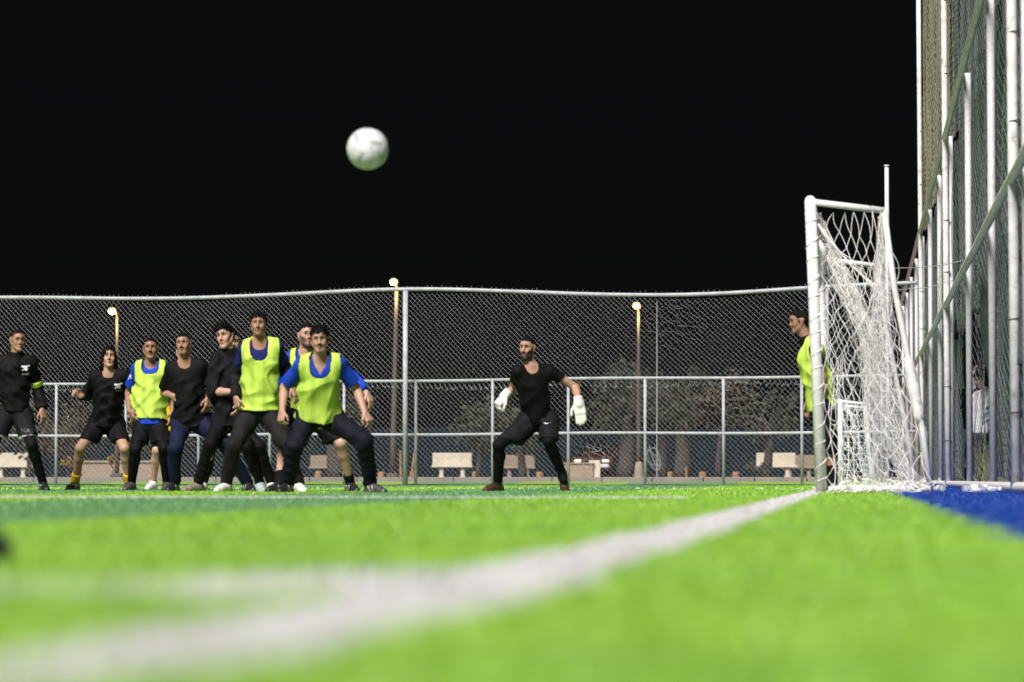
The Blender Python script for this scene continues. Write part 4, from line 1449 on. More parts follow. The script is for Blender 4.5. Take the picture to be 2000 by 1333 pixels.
def hand_prims(F_, w, hd, pn, th, curl, spread, sc=1.0, k=.006):
    """hand at wrist w pointing along hd, palm normal pn, thumb side th"""
    hd, th = nrm(hd), nrm(th - np.dot(th, nrm(hd)) * nrm(hd)); pn = np.cross(hd, th) if pn is None else pn
    c = F_.cone
    pal = w + hd * .085 * sc
    for o in (-.028, -.010, .010, .027):
        c(w + hd * .012 + th * o * .6 * sc, pal + th * o * sc, .018 * sc, .0135 * sc, .008)
    tips = []
    for o, L in ((.028, .070), (.0105, .079), (-.010, .074), (-.027, .058)):
        p = pal + th * o * sc
        d = nrm(hd + th * o * spread * 9)
        a = curl * (1 + .12 * (o < 0))
        for frac in (.42, .32, .26):
            a2 = a * (1.0 if frac == .42 else 2.0 if frac == .32 else 2.7)
            dd = d * math.cos(a2) + pn * math.sin(a2)
            q = p + dd * L * frac * sc
            c(p, q, .0092 * sc, .0080 * sc, .003)
            p = q
    p = w + hd * .025 * sc + th * .026 * sc
    d1 = nrm(hd * .75 + th * .65 + pn * .35); q = p + d1 * .045 * sc
    c(p, q, .0145 * sc, .0105 * sc, .006)
    d2 = nrm(hd * .95 + th * (.25 - .3 * curl) + pn * (.2 + .4 * curl))
    c(q, q + d2 * .036 * sc, .0105 * sc, .0085 * sc, .004)


LB = dict(ua=.295, fa=.255, th=.43, sh=.43)


class Person:
    pass


def project_decal(o_mesh, base, pts2d, tris, cx, cy, sx, ang=0.0, lift=.004):
    """lay flat print on a garment: points in picture units round (cx, cy) are cast onto the cloth"""
    me = o_mesh.data
    bv = BVHTree.FromObject(o_mesh, bpy.context.evaluated_depsgraph_get())
    org = Vector((0, 0, CAMH))
    V = []
    ca, sa = math.cos(ang), math.sin(ang)
    last = None
    for (u, v) in pts2d:
        X = cx + (u * ca - v * sa) * sx; Y = cy - (u * sa + v * ca) * sx
        t = Vector(P(X, Y, 30.0)); d = (t - org).normalized()
        h = bv.ray_cast(org - Vector(base), d)
        if h[0] is None:
            p = last if last is not None else t - Vector(base)
        else: p = h[0] - d * lift
        last = p
        V.append(np.array(p) + np.array(base))
    return np.array(V)


def text_outline(txt):
    cu = bpy.data.curves.new('t', 'FONT'); cu.body = txt; cu.align_x = 'CENTER'; cu.resolution_u = 3
    ob = bpy.data.objects.new('t', cu); COL.objects.link(ob)
    dg = bpy.context.evaluated_depsgraph_get()
    me = bpy.data.meshes.new_from_object(ob.evaluated_get(dg))
    me.calc_loop_triangles()
    pts = np.array([v.co[:2] for v in me.vertices]); tr = np.array([t.vertices[:] for t in me.loop_triangles])
    bpy.data.objects.remove(ob); bpy.data.curves.remove(cu); bpy.data.meshes.remove(me)
    return pts, tr


def poly_fan(p):
    p = np.array(p, float)
    return np.vstack([p, p.mean(0)]), np.array([[len(p), i, (i + 1) % len(p)] for i in range(len(p))])


def cannon():
    parts = []
    parts.append(poly_fan([(-1, .55), (-.82, .80), (-.2, .72), (1, .95), (1.02, .62), (.2, .38), (-.75, .28)]))     # barrel
    a = np.linspace(0, 2 * math.pi, 15)[:-1]
    parts.append(poly_fan(np.c_[.1 + .42 * np.cos(a), -.02 + .42 * np.sin(a)]))                                   # wheel
    parts.append(poly_fan([(-.2, .32), (-.95, -.32), (-.72, -.42), (.12, .12)]))                                  # trail
    return parts


def build_person(S):
    global HS, NOSE, BROW
    rp = np.random.default_rng(int(S['j']['head'][0]) + 5)
    HS = np.array([rp.uniform(.85, .93), rp.uniform(.96, 1.02), rp.uniform(1.0, 1.06)]); NOSE = rp.uniform(.9, 1.25); BROW = rp.uniform(.8, 1.25)
    pr = Person(); J = S['j']; d0 = S['d']; ls = S.get('head_scale', 1.0) * .88
    g = lambda n, dd=0.0: P(J[n][0], J[n][1], d0 + (J[n][2] if len(J[n]) > 2 else dd))

    def solve(par, n, L, sg, mx=.85):
        dp = float(np.dot(par - np.array([0, 0, CAMH]), CF))
        if len(J[n]) > 2: return P(J[n][0], J[n][1], d0 + J[n][2])
        p = P(J[n][0], J[n][1], dp); r = np.linalg.norm(p - par)
        dd = sg * min(math.sqrt(max(L * L - r * r, 0)), mx * L)
        return P(J[n][0], J[n][1], dp + dd)
    lean = S.get('lean', .06)
    st = S.get('twist', 0.0); ht = S.get('hip_twist', 0.0)
    hA, hB = g('hA', ht), g('hB', -ht)
    pel = (hA + hB) / 2
    nb = g('nb', -lean)
    sA, sB = g('sA', -lean + st), g('sB', -lean - st)
    sA, sB = sA + (sB - sA) * .075, sB - (sB - sA) * .075
    Hc = g('head', -lean - S.get('head_fwd', .04))
    eA = solve(sA, 'eA', LB['ua'], S.get('eAs', 1)); eB = solve(sB, 'eB', LB['ua'], S.get('eBs', 1))
    wA = solve(eA, 'wA', LB['fa'], S.get('wAs', -1)); wB = solve(eB, 'wB', LB['fa'], S.get('wBs', -1))
    kA = solve(hA, 'kA', LB['th'], -1, .6); kB = solve(hB, 'kB', LB['th'], -1, .6)
    aA = solve(kA, 'aA', LB['sh'], 1, .5); aB = solve(kB, 'aB', LB['sh'], 1, .5)
    feet = {}
    for s, a in (('A', aA), ('B', aB)):
        lifted = S.get('lift' + s, False)
        if not lifted: a[2] = .098
        tj = J['t' + s]
        dp = float(np.dot(a - np.array([0, 0, CAMH]), CF))
        if lifted: toe = P(tj[0], tj[1], dp - .06)
        else:
            p = P(tj[0], tj[1], dp); lat = float(np.dot(p - a, CR))
            lat = max(-.19, min(.19, lat))
            toe = a + CR * lat - CF * math.sqrt(max(.205 ** 2 - lat ** 2, .004)); toe[2] = .035
        feet[s] = (a, toe)
    up = nrm(nb - pel)
    rt = sB - sA; rt = nrm(rt - up * np.dot(rt, up)); fw = np.cross(rt, up)
    yaw, pit, rol = (math.radians(v) for v in S.get('face', (0, 0, 0)))
    hf = (-CF * math.cos(yaw) + CR * math.sin(yaw)) * math.cos(pit) + CU * math.sin(pit)
    hu = nrm(CU - hf * np.dot(CU, hf)); hr = np.cross(hu, hf)
    hu2 = hu * math.cos(rol) + hr * math.sin(rol); hr2 = np.cross(hu2, hf)
    ax = np.array([hr2, hf, hu2])
    mid = pel + (nb - pel) * .5
    base = np.array([pel[0], pel[1], 0.0])
    b_ = S.get('build', 1.0) * .94
    # ---------------- body
    allp = np.array([hA, hB, nb, sA, sB, Hc, eA, eB, wA, wB, kA, kB, aA, aB, feet['A'][1], feet['B'][1]])
    hands = {}
    for s, w, e in (('A', wA, eA), ('B', wB, eB)):
        hj = J['f' + s]
        dp = float(np.dot(w - np.array([0, 0, CAMH]), CF))
        tip = P(hj[0], hj[1], dp + (hj[2] if len(hj) > 2 else -.02))
        hands[s] = (w, nrm(tip - w))
    lo, hi = allp.min(0) - .22, allp.max(0) + .22
    lo[2] = -.01; hi[2] = Hc[2] + .2
    hb = .155 * ls
    fine = [(Hc - hb, Hc + hb, .0048)]
    gl = S.get('gloves', False)
    if not gl:
        for s in 'AB':
            if S.get('show' + s, True):
                w, hd = hands[s]; c = w + hd * .09
                fine.append((c - .10, c + .10, .0075))
    f = Field(lo, hi, .0145, fine)
    fl = (fw, 1.3)
    shp = lambda inf, s_=1.0: None

    def torso(F_, inf, fl_, k=.05, nz=None):
        F_.cone(hA + up * .01, hB + up * .01, .085 * b_ + inf, .085 * b_ + inf, k, (fw, 1.05))
        F_.cone(pel + up * .07, mid, .118 * b_ + inf, .120 * b_ + inf, k, fl_, noise=nz)
        F_.cone(mid, nb - up * .16, .125 * b_ + inf, .140 * b_ + inf, k, fl_, noise=nz)
        F_.cone(sA + (sB - sA) * .22 - up * .035, sA + (sB - sA) * .78 - up * .035, .072 * b_ + inf * .8, .072 * b_ + inf * .8, k, (fw, 1.1))
        for s_ in (sA, sB):
            F_.cone(s_, s_ * .8 + mid * .2, .052 * b_ + inf, .048 + inf, .035)
            F_.cone(nb + up * .015, s_ + up * .012, .045 + inf * .8, .040 + inf * .9, .03)
    torso(f, 0, fl)
    for s_, e, w in ((sA, eA, wA), (sB, eB, wB)):
        f.cone(s_, e, .046 * b_, .036, .02); f.cone(e, e + (w - e) * .35, .037, .038, .015); f.cone(e + (w - e) * .35, w, .038, .025, .012)
    for h, k_, s in ((hA, kA, 'A'), (hB, kB, 'B')):
        a, toe = feet[s]
        f.cone(h, k_, .078 * b_, .050, .03)
        f.cone(k_, k_ + (a - k_) * .3 + nrm(a - toe) * .012, .048, .051, .02)
        f.cone(k_ + (a - k_) * .3 + nrm(a - toe) * .012, a, .051, .032, .02)
        if S.get('lift' + s): f.cone(a, a + (toe - a) * .6, .027, .016, .02)
        else: f.cone(a - CU * .035, a + (toe - a) * .7 - CU * .02, .030, .020, .02)
    for s in 'AB':
        w, hd = hands[s]
        if gl: f.cone(w, w + hd * .09, .027, .022, .01); continue
        tside = S.get('thumb' + s)
        tv = fw * .7 + (rt if s == 'A' else -rt) * .5 if tside is None else CR * tside[0] + CU * tside[1] - CF * tside[2]
        hdn = nrm(hd); tv = nrm(tv - np.dot(tv, hdn) * hdn)
        pn = np.cross(hdn, tv); inn = (rt if s == 'A' else -rt)
        if np.dot(pn, inn) < 0: pn = -pn
        hand_prims(f, w, hdn, pn, tv, S.get('curl' + s, .35), S.get('spread' + s, .1))
    head_sdf(f, Hc, ax, nb, S.get('beard'), S.get('mouth', 0), ls)
    V, Q = f.mesh()
    skin = np.array(SKINS[S.get('skin', 'b')])
    col = head_color(V, Hc, ax, ls, skin, S.get('beard'), S.get('mouth', 0), S['hair'])
    body = mesh_np('person', V, Q, M_skin, smooth=True, col=col, loc=base)
    body['base'] = [float(v) for v in base]
    props(body, S['label'], 'person', 'football players' if S.get('player', True) else None)
    # ---------------- hair
    hk = (S['hair'], S.get('hseed', 1))
    if hk not in _hair_cache: _hair_cache[hk] = hair_mesh(*hk)
    hv, hq = _hair_cache[hk]
    mesh_np('hair', Hc + (hv * HS * ls) @ ax, hq, M_hair, body)

    # ---------------- clothes
    def cloth(name, fn, lo_, hi_, colr, step=.0115, colfn=None, m=M_cloth, after=None):
        F_ = Field(np.asarray(lo_) - .14, np.asarray(hi_) + .14, step)
        fn(F_)
        v, q = F_.mesh()
        cc = np.tile(np.array(colr), (len(v), 1))
        if colfn is not None: cc = colfn(v, cc)
        return mesh_np(name, v, q, m, body, col=cc)
    seed = int(J['head'][0])
    fn_ = fold_noise(seed, .0085)

    def bb(*p):
        p = np.array(p); return p.min(0), p.max(0)
    # trousers, shorts, leggings
    low = S['low']
    for item in low:
        kind, colr = item['k'], item['c']
        if kind == 'trousers':
            def fnc(F_):
                F_.cone(hA + up * .03, hB + up * .03, .100 * b_, .100 * b_, .03, (fw, 1.05), noise=fn_)
                F_.cone(pel + up * .08, pel + up * .15, .124 * b_, .122 * b_, .03, (fw, 1.2))
                for h, k_, s in ((hA, kA, 'A'), (hB, kB, 'B')):
                    a = feet[s][0]; bk = nrm(a - feet[s][1]) * .01
                    lw = item.get('loose', .014) * .8
                    F_.cone(h, k_, .084 * b_ + lw * .4, .051 + lw, .03, noise=fn_)
                    dn = nrm(a - k_)
                    F_.cone(k_, a + CU * .0, .050 + lw, .038 + lw * .7, .02, noise=fn_, cut=(a + dn * .035, dn))
            def cfn(v, cc):
                n = np.sin(v[:, 0] * 23 + v[:, 2] * 15) * .06 + 1
                return cc * n[:, None]
            cloth('trousers', fnc, *bb(hA, hB, kA, kB, aA, aB, pel + up * .15), colr, colfn=cfn)
        elif kind == 'shorts':
            fr = item.get('len', .8)
            def hemp(h, k_):
                e = h + (k_ - h) * fr
                if 'hy' in item: e[2] = P(1000, item['hy'], float(np.dot(e - np.array([0, 0, CAMH]), CF)))[2]
                return e, nrm(nrm(k_ - h) * .35 - CU)
            def fnc(F_):
                F_.cone(hA + up * .03, hB + up * .03, .104 * b_, .104 * b_, .03, (fw, 1.05), noise=fn_)
                F_.cone(pel + up * .08, pel + up * .15, .124 * b_, .122 * b_, .03, (fw, 1.2))
                for h, k_, s in ((hA, kA, 'A'), (hB, kB, 'B')):
                    dn = nrm(k_ - h); e, hn = hemp(h, k_)
                    F_.cone(h, h + (k_ - h) * 1.0 - CU * .03, .096 * b_, .076, .03, noise=fn_, cut=(e, hn))
                    F_.cone(h - CU * .03, h + (k_ - h) * .8 - CU * .11, .090 * b_, .078, .03, noise=fn_, cut=(e, hn))
            tr = item.get('trim')
            def cfn(v, cc):
                if tr is not None:
                    for h, k_ in ((hA, kA), (hB, kB)):
                        e, hn = hemp(h, k_)
                        dd = (v - e) @ hn
                        near = (np.linalg.norm((v - e)[:, :2], axis=1) < .16) & (dd > -.012)
                        cc[near] = tr
                return cc
            cloth('shorts', fnc, *bb(hA, hB, kA, kB, pel + up * .15), colr, colfn=cfn)
        elif kind == 'leggings':
            def fnc(F_):
                for h, k_, s in ((hA, kA, 'A'), (hB, kB, 'B')):
                    a, toe = feet[s]; dn = nrm(a - k_)
                    F_.cone(h, k_, .083 * b_, .056, .02)
                    F_.cone(k_, k_ + (a - k_) * .3 + nrm(a - toe) * .012, .054, .057, .02)
                    F_.cone(k_ + (a - k_) * .3 + nrm(a - toe) * .012, a, .057, .042, .02, cut=(a + dn * (.085 if S.get('lift' + s) else .045), dn))
                    if S.get('lift' + s): F_.cone(a, a + (toe - a) * .45, .040, .036, .02)
            cloth('leggings', fnc, *bb(hA, hB, kA, kB, aA, aB), colr)
    if S.get('sock'):
        for s, k_ in (('A', kA), ('B', kB)):
            a, toe = feet[s]; top = a + (k_ - a) * S.get('sock_h', .25); dn = nrm(k_ - a)
            cloth('sock', lambda F_: F_.cone(a - dn * .02, top, .045, .050, .01, cut=(top - dn * .01, dn)), *bb(a, top), S['sock'], .008)
    # shoes
    for s in 'AB':
        a, toe = feet[s]
        sc_ = S.get('shoe' + s, S.get('shoe', ((0.02, .02, .022), (.5, .5, .5))))
        fwd = nrm(toe - a) if S.get('lift' + s) else nrm((toe - a) * [1, 1, 0])
        upv = CU if not S.get('lift' + s) else nrm(CU * .35 - CF * .9)
        upv = nrm(upv - fwd * np.dot(upv, fwd)); sdv = np.cross(fwd, upv)
        o = a - upv * .098
        T = lambda x, y, z: o + sdv * x + fwd * y + upv * z

        def fnc(F_):
            F_.cone(T(0, -.035, .04), T(0, .03, .045), .040, .040, .02)
            F_.cone(T(0, .0, .075), T(0, -.005, .105), .044, .043, .02, cut=(T(0, 0, .118), upv))
            F_.cone(T(0, .02, .06), T(0, .12, .040), .044, .038, .02)
            F_.cone(T(.006, .12, .036), T(-.004, .185, .030), .042, .030, .02, (upv, 1.25))
            F_.cone(T(0, -.04, .016), T(0, .18, .016), .038, .036, .006, (upv, 2.0))
            F_.plane(T(0, 0, .006), -upv)

        def cfn(v, cc):
            q = np.stack([(v - o) @ sdv, (v - o) @ fwd, (v - o) @ upv], 1)
            cc[q[:, 2] < .022] = sc_[1]
            stripe = (np.abs(q[:, 0]) > .026) & (q[:, 2] > .026) & (q[:, 2] < .075) & (np.abs(((q[:, 1] + q[:, 2] * .6) % .045) - .02) < .0075) & (q[:, 1] > 0) & (q[:, 1] < .11)
            if len(sc_) > 2: cc[stripe] = sc_[2]
            if len(sc_) > 3: cc[(q[:, 2] > .070) & (q[:, 1] < .07)] = sc_[3]
            lace = (np.abs(q[:, 0]) < .018) & (q[:, 1] > .03) & (q[:, 1] < .12) & ((q[:, 1] % .02) < .008) & (q[:, 2] > .05)
            cc[lace] = np.array(sc_[0]) * .4 + np.array(sc_[1]) * .6
            return cc
        cloth('shoe', fnc, *bb(T(-.05, -.08, 0), T(.05, .22, .12)), sc_[0], .0075, cfn, M_shoe)
    # shirt
    top = S['top']
    hem = pel + up * top.get('hem', .04)
    inf = top.get('inf', .018) * .75
    fn2 = fold_noise(seed + 3, top.get('fold', .006) * 1.9)
    slv = top.get('sleeve', .65)

    def shirt(F_):
        fnt = None if S.get('bib') else fn2
        torso(F_, inf, (fw, 1.22), .045, fnt)
        F_.cone(mid + up * .06, pel - up * .05, .118 * b_ + inf, .124 * b_ + inf + top.get('w', 0), .03, (fw, 1.15), noise=fnt)
        F_.plane(hem, -up)
        F_.D += 0
        for s_, e, w, wf in ((sA, eA, wA, top.get('cuffA')), (sB, eB, wB, top.get('cuffB'))):
            if slv <= 1.0:
                dn = nrm(e - s_); c_ = s_ + (e - s_) * slv
                F_.cone(s_, c_ + dn * .1, .050 * b_ + inf * .5, .060 + inf * top.get('wide', .8), .03, cut=(c_, dn))
            else:
                fr = (slv - 1.0) if wf is None else wf
                dn = nrm(w - e); c_ = e + (w - e) * fr
                F_.cone(s_, e, .056 * b_ + inf * .5, .044 + inf * .5, .025, noise=fn2)
                F_.cone(e, c_ + dn * .05, .044 + inf * .5, .034 + inf * .45, .015, noise=fn2, cut=(c_, dn))
        if top.get('collar') == 'turtle':
            F_.cone(nb - up * .03, Hc - ax[2] * .078 - ax[1] * .02, .076, .069, .02, cut=(nb + up * .062 + fw * .0, nrm(up + fw * .1)))
        else:
            dep = top.get('neck', .0)
            F_.sub_cone(nb + fw * .035 + up * .005 - up * dep, nb + up * .12 + fw * .02, .060, .074, .01)
            if dep > .03: F_.sub_cone(nb + fw * .10 - up * (dep + .05), nb + up * .05 + fw * .05, .012, .06, .01)
    cols = top['c']

    def scol(v, cc):
        if top.get('arm_c') is not None:
            for s_, e, w in ((sA, eA, wA), (sB, eB, wB)):
                dn = nrm(e - s_); t = ((v - s_) @ dn) / np.linalg.norm(e - s_)
                dist = np.minimum(np.linalg.norm(v - (s_ + np.outer(np.clip(t, 0, 1), e - s_)), axis=1), 1)
                t2 = np.clip(((v - e) @ nrm(w - e)) / np.linalg.norm(w - e), 0, 1)
                dist2 = np.linalg.norm(v - (e + np.outer(t2, w - e)), axis=1)
                cc[((dist < .085) & (t > .62) & (t < 1.2)) | ((dist2 < .075) & (t2 > .0) & (t > .62))] = top['arm_c']
        return cc
    so = cloth('shirt', shirt, *bb(hA, hB, nb, sA, sB, eA, eB, *( (wA, wB) if slv > 1 else () )), cols, colfn=scol)
    pr.shirt = so
    # bib
    if S.get('bib'):
        B = S['bib']; trim = B.get('trim', DNAVY)
        bi = inf + B.get('inf', .016)
        bh = pel + up * B.get('hem', .10)
        fn3 = fold_noise(seed + 9, .015, .8)
        nkA = nb + fw * .095 - up * (B.get('neck', .07) - .03); nkB = nb + up * .16 + fw * .03
        ah = {}

        def bibf(F_):
            torso(F_, bi, (fw, 1.2), .045, fn3)
            F_.cone(mid, bh - up * .06, .124 * b_ + bi, .134 * b_ + bi + B.get('flare', 0), .03, (fw, 1.25), noise=fn3)
            F_.plane(bh + rt * 0, -nrm(up + rt * B.get('tilt', 0)))
            T_ = Field.__new__(Field); T_.ax = F_.ax; T_.D = np.full_like(F_.D, 1.0)      # hollow inside
            torso(T_, max(inf - .012, .001), (fw, 1.25), .045)
            F_.D = np.maximum(F_.D, -T_.D)
            F_.sub_cone(nkA, nkB, .080, .092, .006)
            for s_, sg in ((sA, -1), (sB, 1)):
                F_.sub_cone(s_ - rt * sg * B.get('arm', -.022) + rt * sg * .075 - up * .10, s_ - rt * sg * B.get('arm', -.022) + rt * sg * .075 + up * .14, .082, .075, .006, (fw, .6))

        def bcol(v, cc):
            lat = (v - nb) @ rt
            g_ = (v[:, 0], v[:, 1], v[:, 2])
            pan = ((np.abs(lat) > .035) & (np.abs(lat) < .075)) | (np.abs(lat) > .125)
            cc[pan] = cc[pan] * np.array([.80, .86, .8])
            cc *= (1 + .05 * np.sin(v[:, 2] * 30 + lat * 20))[:, None]
            d = np.abs(cone_d(g_, nkA, nkB, .080, .092))
            for s_, sg in ((sA, -1), (sB, 1)):
                d = np.minimum(d, np.abs(cone_d(g_, s_ - rt * sg * B.get('arm', -.022) + rt * sg * .075 - up * .10, s_ - rt * sg * B.get('arm', -.022) + rt * sg * .075 + up * .14, .082, .075, (fw, .6))))
            cc[d < .009] = trim
            return cc
        cloth('bib', bibf, *bb(hA, hB, nb, sA, sB), LIME, .0092, bcol)
    if S.get('armband'):
        p0 = sB + (eB - sB) * .80; dn = nrm(eB - sB)
        cloth('armband', lambda F_: F_.cone(p0 - dn * .06, p0 + dn * .06, .076, .074, .0, cut=[(p0 + dn * .028, dn), (p0 - dn * .028, -dn)]), *bb(p0), LIME, .008)
    if gl:
        for s in 'AB':
            w, hd = hands[s]; e = eA if s == 'A' else eB
            tv = S['thumb' + s]; tv = CR * tv[0] + CU * tv[1] - CF * tv[2]; tv = nrm(tv - hd * np.dot(tv, hd))
            pn = np.cross(hd, tv)
            if np.dot(pn, -CF) > 0: pn = -pn

            def gf(F_):
                hand_prims(F_, w, hd, pn, tv, S.get('curl' + s, .2), .12, 1.32, .01)
                F_.cone(w - hd * .05, w + hd * .03, .040, .042, .012, cut=(w - hd * .045, -hd))
                F_.D -= .003
            cloth('glove', gf, *bb(w - hd * .1, w + hd * .28), (.70, .68, .62), .0075)
    # prints
    for (kind, cx, cy, sx, ang, target) in S.get('prints', ()):
        tgt = {'shirt': so}.get(target) or [c for c in body.children if c.name.split('.')[0] == target][0]
        bpy.context.view_layer.update()
        if kind == 'cannon':
            parts = cannon(); nm, mt = 'chest_emblem', M_print
        elif kind == 'swoosh':
            parts = [poly_fan([(-1, .25), (-.75, -.02), (-.4, -.12), (0, -.05), (1, .35), (-.1, .05), (-.55, .02)])]; nm, mt = 'tick_emblem', M_print
        elif kind == 'patch':
            parts = [poly_fan([(-.8, -1), (.8, -1), (1, .7), (.5, 1), (-.5, 1), (-1, .7)])]; nm, mt = 'sleeve_patch', M_print
        elif kind == 'flag':
            parts = [poly_fan([(-1, -.6), (1, -.6), (1, .6), (-1, .6)])]; nm, mt = 'collar_badge', M_red
        elif kind == 'star':
            a = np.linspace(0, 2 * math.pi, 11)[:-1] + .3
            parts = [poly_fan(np.c_[np.cos(a) * np.where(np.arange(10) % 2, .45, 1), np.sin(a) * np.where(np.arange(10) % 2, .45, 1)])]; nm, mt = 'badge_star', M_yel
        else:
            parts = [text_outline(kind)]; nm, mt = 'lettering', M_print if kind != 'NASA' else M_printg
        m = MB()
        for p2, tr in parts:
            m.add(project_decal(tgt, base, p2, tr, cx, cy, sx, ang, .0035 if kind != 'star' else .006), None, tr)
        m.build(nm, mt, body).parent = tgt
    return body


